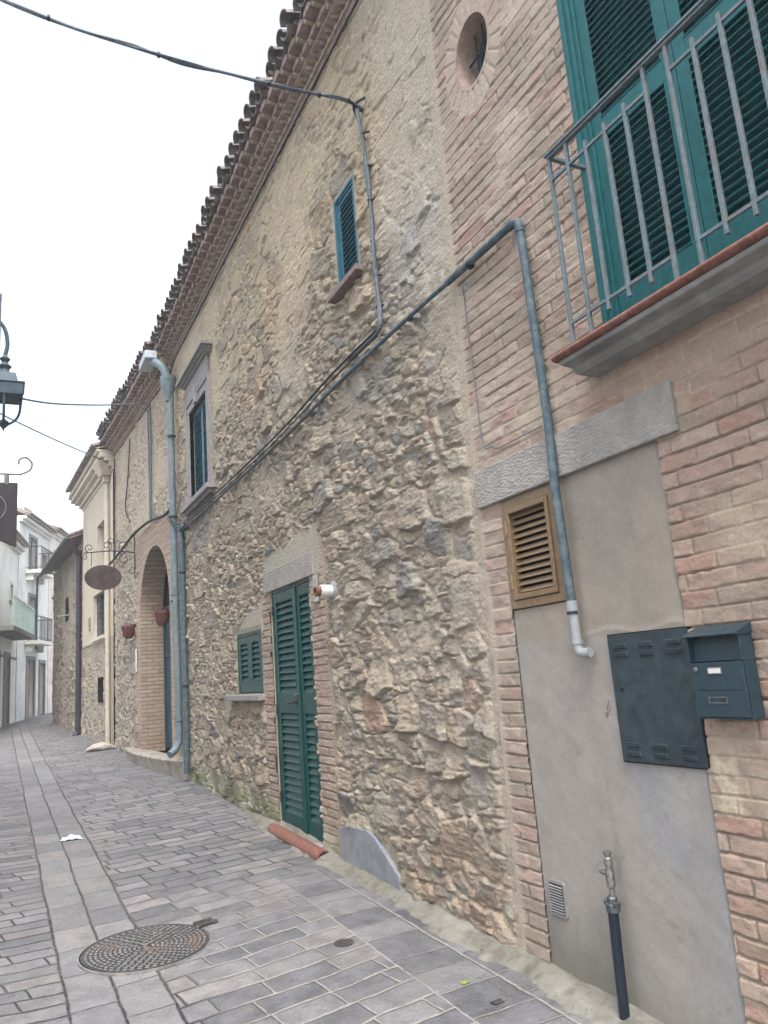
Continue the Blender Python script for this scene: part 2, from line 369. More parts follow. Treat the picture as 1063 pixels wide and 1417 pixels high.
# ------------------------------------------------------------------ ground
def zg(y): return .028*(min(max(y, -6), 38)-3.2)
def structure(o): o['kind'] = 'structure'; return o
def paving_mat():
    m, t, p = base_mat('stone_paving')
    pos = t.new('ShaderNodeNewGeometry').outputs['Position']; sep = t.new('ShaderNodeSeparateXYZ'); t.l.new(pos, sep.inputs[0])
    wob = t.noise(pos, 1.1, 2); wob2 = t.noise(pos, 9, 3)
    X = t.math('ADD', sep.outputs[0], t.math('MULTIPLY', t.math('SUBTRACT', wob, .5), .05)); X = t.math('ADD', X, t.math('MULTIPLY', t.math('SUBTRACT', wob2, .5), .012))
    Y = t.math('ADD', sep.outputs[1], t.math('MULTIPLY', t.math('SUBTRACT', t.noise(pos, 1.7, 2), .5), .10)); Y = t.math('ADD', Y, t.math('MULTIPLY', t.math('SUBTRACT', t.noise(pos, 11, 3), .5), .012))
    def cells(u, v, ulen, vh, seed, tj=1.7):
        r = t.math('DIVIDE', v, vh); row = t.math('FLOOR', r); fr = t.math('SUBTRACT', r, row)
        wn = t.new('ShaderNodeTexWhiteNoise', noise_dimensions='1D'); t.l.new(t.math('ADD', row, seed), wn.inputs['W'])
        # each course has its own stone length
        ln = t.math('MULTIPLY', ulen, t.math('ADD', .75, t.math('MULTIPLY', wn.outputs['Value'], .6)))
        uu = t.math('ADD', t.math('DIVIDE', u, ln), t.math('MULTIPLY', t.math('ADD', row, seed), 37.31))
        k = t.math('FLOOR', uu); c2 = t.new('ShaderNodeCombineXYZ'); t.l.new(k, c2.inputs[0]); t.l.new(row, c2.inputs[1]); c2.inputs[2].default_value = seed
        v1 = t.new('ShaderNodeTexVoronoi', voronoi_dimensions='1D', feature='DISTANCE_TO_EDGE'); t.l.new(uu, v1.inputs['W']); v1.inputs['Scale'].default_value = 1; v1.inputs['Randomness'].default_value = .7
        v2 = t.new('ShaderNodeTexVoronoi', voronoi_dimensions='1D', feature='F1'); t.l.new(uu, v2.inputs['W']); v2.inputs['Scale'].default_value = 1; v2.inputs['Randomness'].default_value = .7
        du = t.math('ADD', t.math('MULTIPLY', t.math('MULTIPLY', v1.outputs['Distance'], ln), tj), .001); dv = t.math('MULTIPLY', t.math('MINIMUM', fr, t.math('SUBTRACT', 1., fr)), vh)
        return t.math('MINIMUM', du, dv), v2.outputs['Color']
    a = R(8); ca, sa = math.cos(a), math.sin(a)
    # courses laid askew: u along the course, v across it
    U = t.math('ADD', t.math('MULTIPLY', X, ca), t.math('MULTIPLY', Y, sa)); V = t.math('SUBTRACT', t.math('MULTIPLY', Y, ca), t.math('MULTIPLY', X, sa))
    dR, cR = cells(U, V, .36, .19, 3., 1.2); dL, cL = cells(t.math('ADD', X, t.math('MULTIPLY', Y, .2)), t.math('SUBTRACT', Y, t.math("MULTIPLY", X, -.03)), .62, .155, 5.)
    lf = t.math('LESS_THAN', X, .6); dA = t.math('ADD', t.math('MULTIPLY', lf, dL), t.math('MULTIPLY', t.math('SUBTRACT', 1., lf), dR)); cA = t.mix(lf, cR, cL)
    # channel of long slabs running down the street
    i1 = t.math('FLOOR', t.math('DIVIDE', t.math('SUBTRACT', X, .355), .245))
    dB, cB = cells(t.math('ADD', Y, t.math('MULTIPLY', i1, .21)), t.math('SUBTRACT', X, .355), .50, .245, 11.)
    inch = t.math('MULTIPLY', t.math('GREATER_THAN', X, .355), t.math('LESS_THAN', X, .845))
    edge = t.math('ADD', .0025, t.math('MINIMUM', t.math('ABSOLUTE', t.math('SUBTRACT', X, .355)), t.math('ABSOLUTE', t.math('SUBTRACT', X, .845))))
    dA = t.math('MINIMUM', dA, edge)
    # border strip under the wall
    dC, cC = cells(Y, t.math('SUBTRACT', X, 1.97), .30, .36, 23.)
    inb = t.math('MULTIPLY', t.math('GREATER_THAN', X, 1.97), t.math('LESS_THAN', sep.outputs[1], 6.2))
    def pick(m_, a_, b_): return t.math('ADD', t.math('MULTIPLY', m_, b_), t.math('MULTIPLY', t.math('SUBTRACT', 1., m_), a_))
    dA = pick(inb, dA, dC); cA = t.mix(inb, cA, cC)
    dB = t.math('ADD', t.math('MULTIPLY', dB, 1.1), .0025); D = pick(inch, dA, dB); CC = t.mix(inch, cA, cB)
    rag = t.math('MULTIPLY', t.math('SUBTRACT', t.noise(pos, 22, 5, .7), .5), .024); D = t.math('ADD', D, rag)
    j = t.ramp(D, .0055, .0115); sc = t.new('ShaderNodeSeparateColor'); t.l.new(CC, sc.inputs[0])
    n1 = t.noise(pos, 7, 6, .65); n2 = t.noise(pos, 60, 4, .7); n3 = t.noise(pos, .45, 3)
    st = t.mix(sc.outputs[0], srgb(92, 93, 97), srgb(120, 119, 121)); st = t.mix(t.math('MULTIPLY', t.ramp(sc.outputs[1], .75, .95), .35), st, srgb(142, 134, 130))
    st = t.mix(1., st, t.mix(t.ramp(n1, .3, .7), (.78,)*3, (1.2,)*3), 'MULTIPLY'); st = t.mix(1., st, t.mix(t.ramp(n2, .3, .7), (.82,)*3, (1.18,)*3), 'MULTIPLY')
    st = t.mix(t.math('MULTIPLY', inch, .12), st, srgb(140, 140, 140))
    jn = t.mix(t.ramp(t.noise(pos, .9, 3), .42, .6), srgb(48, 48, 50), srgb(84, 82, 80))     # open joints in places, cement-filled in others
    near = t.math('MULTIPLY', t.ramp(sep.outputs[1], 4.6, 7.2, .9, 0.), t.ramp(sep.outputs[0], .8, 1.3)); jn = t.mix(near, jn, srgb(158, 154, 148))
    c = t.mix(j, jn, st)
    wear = t.math('MULTIPLY', t.ramp(t.noise(pos, 3.2, 8, .75), .52, .7), .55); c = t.mix(wear, c, srgb(134, 132, 131))
    dirt = t.math('MULTIPLY', t.ramp(t.noise(pos, 1.6, 7, .75), .52, .7), .5); c = t.mix(dirt, c, srgb(84, 81, 78))
    t.l.new(c, p.inputs['Base Color']); t.l.new(t.ramp(n1, .3, .7, .55, .75), p.inputs['Roughness']); p.inputs['Specular IOR Level'].default_value = .4
    b = t.new('ShaderNodeBump'); b.inputs['Strength'].default_value = 1.; b.inputs['Distance'].default_value = .014
    hh = t.math('ADD', t.ramp(D, .000, .018), t.math('MULTIPLY', t.math('ADD', n1, t.math('MULTIPLY', n2, .7)), .9)); hh = t.math('ADD', hh, t.math('MULTIPLY', sc.outputs[2], .5))
    t.l.new(hh, b.inputs['Height']); t.l.new(b.outputs[0], p.inputs['Normal'])
    return m
g = MB(); ys = [-60, -6]+[-6+i*.25 for i in range(1, 176)]+[60, 120, 400, 1000]; xs = [-1000, -60, -4]+[-4+i*.4 for i in range(1, 21)]+[60, 1000]
def gz(x, y): return zg(y)+.012*math.sin(y*.9+x*1.7)*(.6 if abs(x) < 4.5 else 0)-.0+.03*abs(x-.6)*(1 if abs(x-.6) < 1.8 else 0)*.35+(.0189 if abs(x-.6) >= 1.8 else 0)-.015
vs = [(x, y, gz(x, y)) for x in xs for y in ys]; ny = len(ys)
g.add(vs, [(i*ny+j, (i+1)*ny+j, (i+1)*ny+j+1, i*ny+j+1) for i in range(len(xs)-1) for j in range(ny-1)])
structure(g.build('ground', paving_mat(), smooth=True, sharp=80))
exec_later = []

# ================================================================== generic building parts
def shell(parent, mp, s0, s1, z0, z1, depth, m, front=-.62, name='house_body'):
    b = MB(mp); t = .04
    b.box(s0, s1, -depth, front, z0, z1); b.box(s0, s0+t, front, -.012, z0, z1); b.box(s1-t, s1, front, -.012, z0, z1); b.box(s0+t, s1-t, front, -.03, z1-t, z1)
    return b.build(name, m, parent)
def reveal(b, s0, s1, z0, z1, dep, out=.0, t=.02):   # the four inner faces of an opening
    b.box(s0-t, s0, -dep, out, z0-t, z1+t); b.box(s1, s1+t, -dep, out, z0-t, z1+t); b.box(s0, s1, -dep, out, z1, z1+t); b.box(s0, s1, -dep, out, z0-t, z0)
def leaf(parent, mp, s0, s1, z0, z1, d, m, stile=.07, top=.09, bot=.12, mids=(), pitch=.05, ang=-35, sw=.05, st=.008, name='shutter', thick=.036, mslat=None):
    b = MB(mp); b.box(s0, s0+stile, d-thick, d, z0, z1); b.box(s1-stile, s1, d-thick, d, z0, z1)
    rails = [(z0, z0+bot)]+[(q-.045, q+.045) if not isinstance(q, tuple) else q for q in mids]+[(z1-top, z1)]
    for a, c in rails: b.box(s0+stile, s1-stile, d-thick+.001, d-.001, a, c)
    # thin bead round each louvred field
    o = b.build(name, m, parent, bevel=.003)
    c2 = MB(mp); s_a, s_b = s0+stile, s1-stile
    for (a, c), (e, f) in zip(rails[:-1], rails[1:]):
        n = max(1, round((e-c)/pitch)); p = (e-c)/n
        for k in range(n): c2.slat(s_a-.002, s_b+.002, d-thick*.52, c+p*(k+.5), sw, st, R(ang))
        for q in (c, e-.006): c2.box(s_a, s_b, d-.004, d+.002, q, q+.006)
        for q in (s_a, s_b-.006): c2.box(q, q+.006, d-.004, d+.002, c, e)
    o.name = name
    return o, c2
def shutter(parent, mp, *a, slname='louvre', **k):
    o, c2 = leaf(parent, mp, *a, **k)
    # the slats belong to the shutter's own mesh: join them as one mesh
    me = o.data; off = wloc(parent); n = len(me.vertices)
    bm = bmesh.new(); bm.from_mesh(me); vs = [bm.verts.new((v[0]-off.x, v[1]-off.y, v[2]-off.z)) for v in c2.v]; bm.verts.ensure_lookup_table()
    for f in c2.f:
        try: bm.faces.new([vs[i] for i in f])
        except ValueError: pass
    bmesh.ops.recalc_face_normals(bm, faces=bm.faces); bm.to_mesh(me); bm.free(); return o
def eave(parent, mp, s0, s1, zb, sc=1., rseed=1, roofrun=3.2, pitch=.205):
    rnd = random.Random(rseed)
    b = MB(mp); m_ = MB(mp)
    b.box(s0, s1, -.1, .035*sc, zb, zb+.05*sc)
    m_.box(s0+.002, s1-.002, -.1, .06*sc, zb+.05*sc, zb+.072*sc)
    n = int((s1-s0)/.15); p = (s1-s0)/n
    for i in range(n):      # saw-tooth course of bricks set cornerwise
        c = s0+p*(i+.5); q = p*.47; j = rnd.uniform(-.008, .008)
        z0_, z1_ = zb+.075*sc, zb+.125*sc
        b.add([(c-q, -.02, z0_), (c+q, -.02, z0_), (c+j, .125*sc+j, z0_), (c-q, -.02, z1_), (c+q, -.02, z1_), (c+j, .125*sc+j, z1_)], [(0, 1, 2), (5, 4, 3), (0, 3, 4, 1), (1, 4, 5, 2), (2, 5, 3, 0)])
    m_.box(s0+.002, s1-.002, -.1, .05*sc, zb+.072*sc, zb+.13*sc)
    m_.box(s0+.002, s1-.002, -.1, .135*sc, zb+.13*sc, zb+.15*sc)
    def bullnose(i, c, r, d, z, h):     # a clay tile end, filled with mortar
        vs = []; k = 8
        for dd in (-.05, d):
            vs += [(c-r, dd, z), (c+r, dd, z)]+[(c+r*math.cos(math.pi*t/k), dd, z+h*.35+h*.65*math.sin(math.pi*t/k)) for t in range(k+1)]
        m = k+3; b.add(vs, [tuple(range(m)), tuple(range(2*m-1, m-1, -1))]+[(q, (q+1) % m, m+(q+1) % m, m+q) for q in range(m)])
    n = int((s1-s0)/pitch); p = (s1-s0)/n
    for i in range(n):
        c = s0+p*(i+.5)+rnd.uniform(-.006, .006)
        bullnose(i, c, .072, (.19+rnd.uniform(-.008, .008))*sc, zb+.153*sc, .07*sc)
        bullnose(i, c+p*.5 if i < n-1 else c, .078, (.275+rnd.uniform(-.01, .01))*sc, zb+.245*sc, .08*sc)
    m_.box(s0+.002, s1-.002, -.1, .165*sc, zb+.155*sc, zb+.242*sc); m_.box(s0+.002, s1-.002, -.1, .245*sc, zb+.247*sc, zb+.33*sc)
    cor = b.build('eave_cornice', M_TILEP, parent); m_.build('eave_mortar', M_MORT, cor)
    r = MB(mp)
    for i in range(n):
        c = s0+p*(i+.5)+rnd.uniform(-.016, .016); sl = math.tan(R(17)); slip = rnd.uniform(-.035, .03)*(1 if rnd.random() < .6 else .3)
        for k in range(int(roofrun/.36)):
            d0 = (.345+rnd.uniform(-.012, .012))*sc+slip-.36*k; z_ = zb+.375*sc+(.345*sc-d0)*sl
            r.coppo((c+rnd.uniform(-.006, .006), d0, z_+.035), (0, -1, sl+.03), .44, .092, .013, .078)
            if k < 3 or roofrun > 2: r.coppo((c+p*.5, d0-.03, z_+.025), (0, -1, sl+.03), .44, .088, .013, .080, up=False)
    ro = r.build('roof', M_TILE, parent, smooth=True, sharp=50)
    x = MB(mp); sl = math.tan(R(17)); d1 = .22*sc; zz = zb+.335*sc
    x.hexa([(s0+.003, d1, zz), (s1-.003, d1, zz), (s1-.003, -roofrun, zz+(roofrun+d1)*sl), (s0+.003, -roofrun, zz+(roofrun+d1)*sl), (s0+.003, d1, zz+.02), (s1-.003, d1, zz+.02), (s1-.003, -roofrun, zz+.02+(roofrun+d1)*sl), (s0+.003, -roofrun, zz+.02+(roofrun+d1)*sl)])
    x.build('roof_bedding', M_MORT, ro)
    return ro
def grid_s(w_=2.55, k=.0016, lo=.0055, hi=.03):
    return lambda s: min(hi, max(lo, k*(w_*w_+s*s)/(w_)/.9))
def grid_z(sref, lo=.0055, k=.0014):
    return lambda z: max(lo, k*math.sqrt(6.5+sref*sref+(z-1.6)**2))

# ================================================================== the brick house on the right
BH = root('brick_house', (2.9, 1.5, -.05), 'old pinkish brick house with balcony and oval window at the right edge of the photo', 'house')
OV = (3.30, 5.345, .18, .235)
def fn_brick(s, z):
    hi = sst(2.4, 4.2, z)
    h, c = bricks(s, z, smear=.62)
    h2, c2 = bricks(s, z, smear=.9)
    h = h*(1-hi)+h2*hi; c = lerp3(c, c2*1.0, hi)
    low = (1-hi)*(1-sst(2.2, 3.4, s))
    c = lerp3(c, c*C(255, 249, 243)/C(255, 255, 255), low*.8)
    # worn band of mortar at the corner with the stone house
    e = sst(3.700, 3.716, s+.006*fbm(s*20, z*6, 3, 7)); c = lerp3(c, C(170, 160, 144)*(1+.1*fbm(s*9, z*9, 3, 8))[..., None], e*.9); h = h*(1-e)+e*(.008+.004*fbm(s*14, z*14, 3, 318))
    # grey stain under the level pipe, and old mortar splashed beside the cabinet
    st = sst(.0, .5, fbm(s*6, z*5, 4, 15)+.35)*inrect(s, z, 3.02, 3.80, 3.86, 3.99, .05); c = lerp3(c, C(112, 122, 128), st*.6)
    sp = inrect(s, z, 2.18, 2.29, .95, 1.17, .015)*sst(-.1, .25, fbm(s*16, z*16, 4, 16)+.15); c = lerp3(c, C(196, 184, 160), sp*.8); h = h+sp*.005
    # bricks on end round the oval window
    ea = np.sqrt(((s-OV[0])/OV[2])**2+((z-OV[1])/OV[3])**2); an = np.arctan2((z-OV[1])/OV[3], (s-OV[0])/OV[2])
    ring = (1-sst(1.70, 1.78, ea)); k = np.abs(np.mod(an/(2*np.pi)*22, 1)-.5); jn = sst(.40, .46, k)
    bi = hsh(np.floor(an/(2*np.pi)*22), np.zeros_like(an), 5)
    rc = palette(bi, BR)*(1+.06*fbm(s*30, z*30, 2, 3))[..., None]; rc = lerp3(rc, MORTAR, np.clip(jn+.35, 0, 1))
    h = h*(1-ring)+ring*(.006-.008*jn); c = lerp3(c, rc, ring)
    # worn foot
    ft = (1-sst(.0, .45, z-.0))*sst(.1, .5, fbm(s*5, z*5, 4, 17)+.3); c = lerp3(c, C(150, 138, 118), ft*.5)
    return h, c
FWIN = (1.33, 2.53, 3.10, 5.45)
def hole_b(s, z):
    k = rects([FWIN, (2.32, 3.51, -1, 2.50)])(s, z)
    return k | ((((s-OV[0])/(OV[2]))**2+((z-OV[1])/(OV[3]))**2) < 1.02)
S_ = np.unique(np.concatenate([gridlines(-3., 1.15, lambda s: .05), gridlines(1.15, 3.757, grid_s(), (1.33, 2.53, 2.32, 3.51))]))
Z_ = gridlines(-.1, 7.05, grid_z(2.6), (2.5, 3.10, 5.45))
heightfield('wall', BH, F1, S_, Z_, fn_brick, M_BRICK, hole_b)
shell(BH, F1, -3, 3.75, -.1, 7.05, 7, M_PALE)
def fn_plaster(s, z):
    n = fbm(s*1.7, z*1.4, 4, 201); n2 = fbm(s*7, z*7, 4, 202); n3 = fbm(s*.9+5, z*.9, 3, 203)
    h = -.004+.0035*n+.0012*n2; c = C(148, 143, 137)*(1+.07*n+.04*n2)[..., None]
    c = lerp3(c, C(138, 141, 146), sst(.0, .4, n3)*.6); c = lerp3(c, C(164, 156, 146), sst(.15, .5, fbm(s*3, z*2, 4, 204))*.5)
    pt = inrect(s, z, 3.04, 3.52, 1.70, 2.6)*0+sst(1.66, 1.72, z+.01*n2)*1.; c = lerp3(c, c*C(252, 248, 240)/C(255, 255, 255), pt)
    d = (1-sst(.05, .55, z+.22*fbm(s*3.4, z*1.2, 4, 205)))*sst(2.7, 3.2, s); c = lerp3(c, C(92, 93, 86), d*.7)
    scr = sst(.62, .72, ridge(s*2.3+z, z*2.8-s, 4, 206))*.15; c = lerp3(c, C(120, 116, 110), scr)
    tr = fbm(s*2.2+z*3.2, z*9-s*7, 4, 230); c = c*(1+.05*tr)[..., None]; h = h+.0018*tr
    dr = sst(.15, .5, fbm(s*26, z*1.3, 3, 231))*sst(.2, .6, fbm(s*2, z*.9, 2, 232)+.3); c = lerp3(c, C(122, 118, 110), dr*.30)
    crk = (1-sst(.0, .010, np.abs(fbm(s*1.1+3, z*.8, 4, 220)-.02)))*sst(-.1, .2, fbm(s*2, z*2, 2, 221)); c = lerp3(c, C(110, 106, 100), crk*.35)
    sp_ = (1-sst(.02, .26, z-.0+.10*fbm(s*9, z*3, 4, 222))); c = lerp3(c, C(120, 116, 104), sp_*.5)
    pit = sst(.80, .86, vn(s*60, z*60, 208)*vn(s*9, z*9, 209)+.15); c = lerp3(c, C(96, 92, 88), pit*.2); h = h-.001*pit
    eg = (1-sst(2.325, 2.345, s+.008*fbm(s*9, z*7, 3, 210))); h = h-.010*eg; c = lerp3(c, C(112, 108, 102), eg*.6)  # panel edge set back, the gap's shadow also painted as a darker strip
    ch = eg*sst(.1, .4, fbm(s*8, z*12, 3, 213)); c = lerp3(c, C(184, 180, 168), ch*.8)
    ln = np.exp(-((z-(1.70+.012*np.sin(s*14)+.006*n2))/.008)**2)*inrect(s, z, 2.33, 2.98, 1.6, 1.8, .02); h = h+.004*ln; c = lerp3(c, C(170, 160, 146), ln*.5)
    return h, c
heightfield('cement_panel', BH, F1, gridlines(2.32, 3.51, lambda s: .011, (3.035,)), gridlines(-.1, 2.50, lambda z: .011, (1.872, 2.485)), fn_plaster, M_PLASTER, rects([(3.035, 3.52, 1.872, 2.485)]))
b = MB(F1); b.box(2.185, 3.716, -.06, .030, 2.495, 2.722); b.build('lintel', M_HAM, BH, bevel=.007)
# bronze louvred vent
b = MB(F1); b.box(3.485, 3.53, -.09, -.007, -.1, 1.873); b.box(2.30, 2.335, -.09, -.016, -.1, 2.49); b.build('panel_edging', M_CEM, BH)
b = MB(F1); s0, s1, z0, z1 = 3.04, 3.51, 1.877, 2.482
for q in ((s0, s0+.045, z0, z1), (s1-.045, s1, z0, z1), (s0+.045, s1-.045, z0, z0+.045), (s0+.045, s1-.045, z1-.045, z1)): b.box(q[0], q[1], -.03, .012, q[2], q[3])
for q in ((s0+.048, s0+.075, z0+.048, z1-.048), (s1-.075, s1-.048, z0+.048, z1-.048), (s0+.075, s1-.075, z0+.048, z0+.078), (s0+.075, s1-.075, z1-.078, z1-.048)): b.box(q[0], q[1], -.03, .022, q[2], q[3])
vent = b.build('vent_window', M_BRONZE, BH, bevel=.003)
b = MB(F1)
for k in range(12): b.slat(s0+.07, s1-.07, -.010, z0+.098+k*.0375, .029, .004, R(-56))
b.build('louvre', M_BRONZE, vent); MB(F1).box(s0, s1, -.12, -.05, z0, z1).build('dark_backing', M_BLACK, vent)
for zz in (2.03, 2.33): MB(F1).tube([(s1-.045, .022, zz-.04), (s1-.045, .022, zz+.04)], .009).build('hinge', M_BRONZE, vent)
# oval window
def ellipse_ring(b, c, r0, r1, d0, d1, n=48):
    vs = []
    for k in range(n):
        a = 2*math.pi*k/n
        for rr, d in ((r0, d0), (r0, d1), (r1, d0), (r1, d1)): vs.append((c[0]+rr[0]*math.cos(a), d, c[1]+rr[1]*math.sin(a)))
    fs = []
    for k in range(n):
        a = 4*k; e = 4*((k+1) % n)
        fs += [(a, a+1, e+1, e), (a+2, e+2, e+3, a+3), (a+1, a+3, e+3, e+1), (a, e, e+2, a+2)]
    b.add(vs, fs)
b = MB(F1); ellipse_ring(b, OV[:2], (OV[2]-.004, OV[3]-.004), (OV[2]+.02, OV[3]+.02), -.24, .007)
ovw = b.build('oval_window', mat('oval_reveal', srgb(168, 148, 136), .14, .9, 30, .3, 60), BH, smooth=True, sharp=40)
b = MB(F1); ellipse_ring(b, OV[:2], (OV[2]-.045, OV[3]-.045), (OV[2], OV[3]), -.2, -.16); b.box(OV[0]-.012, OV[0]+.012, -.19, -.165, OV[1]-.2, OV[1]+.2); b.build('frame', M_TEALD, ovw)
MB(F1).box(OV[0]-.2, OV[0]+.2, -.23, -.2, OV[1]-.26, OV[1]+.26).build('glass', M_GLASS, ovw)
b = MB(F1)
for k in (-.08, 0, .08): b.tube([(OV[0]+k, -.1, OV[1]-.235), (OV[0]+k, -.1, OV[1]+.235)], .006, 6)
for k in (-.1, .05): b.tube([(OV[0]-.18, -.1, OV[1]+k), (OV[0]+.18, -.1, OV[1]+k)], .006, 6)
b.build('grille', M_DARK, ovw)
# french window with its shutters
b = MB(F1); reveal(b, FWIN[0], FWIN[1], FWIN[2], FWIN[3], .16, .002); 
s0, s1, z0, z1 = FWIN
fw = b.build('french_window', mat('window_reveal', srgb(160, 148, 134), .1, .9, 20, .2, 50), BH)
b = MB(F1)
for k, (o_, d_) in enumerate(((0, .012), (.028, -.002), (.05, -.016))):
    e = o_+.03
    b.box(s1-e, s1-o_, -.05, d_, z0, z1); b.box(s0+o_, s0+e, -.05, d_, z0, z1); b.box(s0+e, s1-e, -.05, d_, z1-e, z1-o_)
b.build('frame', M_TEAL, fw, bevel=.003)
for a, c in ((1.935, s1-.08), (s0+.08, 1.931)):
    shutter(fw, F1, a, c, z0+.005, z1-.08, -.028, M_TEAL, stile=.062, top=.1, bot=.16, mids=((4.06, 4.17),), pitch=.040, ang=-38, sw=.043, st=.010)
MB(F1).box(s0+.01, s1-.01, -.155, -.085, z0, z1).build('slat_backing', mat('gap_shade_teal', srgb(54, 122, 132), .1, .6, 9, 0), fw)  # backing board; the shade between the slats is put into its teal
# balcony
b = MB(F1); zt = 2.995; bs0, bs1 = .95, 2.62
prof = [(-.02, 2.90), (.13, 2.90), (.15, 2.912), (.16, 2.93), (.225, 2.935), (.235, 2.955), (-.02, 2.955)]
b = MB(F1); n = len(prof); e0, e1 = bs0, bs1
vs = [(e0, d, z) for d, z in prof]+[(e1-(.2-d)*.0, d, z) for d, z in prof]
b.add(vs, [tuple(range(n)), tuple(range(2*n-1, n-1, -1))]+[(i, (i+1) % n, n+(i+1) % n, n+i) for i in range(n)])
bal = b.build('balcony', M_CEM, BH, bevel=.006)
b = MB(F1); k = 0; x = bs0-.02
while x < bs1+.02:
    x2 = min(x+.30, bs1+.02); pr = [(-.015, 2.957), (.235, 2.957), (.252, 2.960), (.262, 2.970), (.262, 2.978), (.252, 2.989), (-.015, 2.992)]; m_ = len(pr)
    b.add([(x+.002, d, z) for d, z in pr]+[(x2-.002, d, z) for d, z in pr], [tuple(range(m_)), tuple(range(2*m_-1, m_-1, -1))]+[(i, (i+1) % m_, m_+(i+1) % m_, m_+i) for i in range(m_)]); x = x2
b.build('tile_edging', M_TERRA, bal, smooth=True, sharp=50)
RD = .235
b = MB(F1); b.box(.95, 2.515, RD-.020, RD+.020, 3.962, 3.974); b.box(.95, 2.505, RD-.012, RD+.012, 3.948, 3.961); b.box(2.494, 2.516, 0, RD-.02, 3.955, 3.973)
b.build('handrail', M_IRON, bal, bevel=.002)
bs = [2.500-.1225*k for k in range(13)]
for i, s in enumerate(bs):
    tall = i % 6 in (0, 5) or i == 1
    z0_, z1_ = (2.992, 3.95) if tall else (3.045, 3.875)
    MB(F1).box(s-.0085, s+.0085, RD-.0085, RD+.0085, z0_, z1_).build('baluster', M_IRON, bal, bevel=.002)
for za in (3.835, 3.095):
    for a, c in ((bs[5], bs[0]), (bs[11], bs[6])): MB(F1).box(a, c, RD-.006, RD+.006, za-.007, za+.007).build('rail', M_IRON, bal)
eave(BH, F1, -3, 3.72, 7.05, 1., 3, roofrun=1.5)

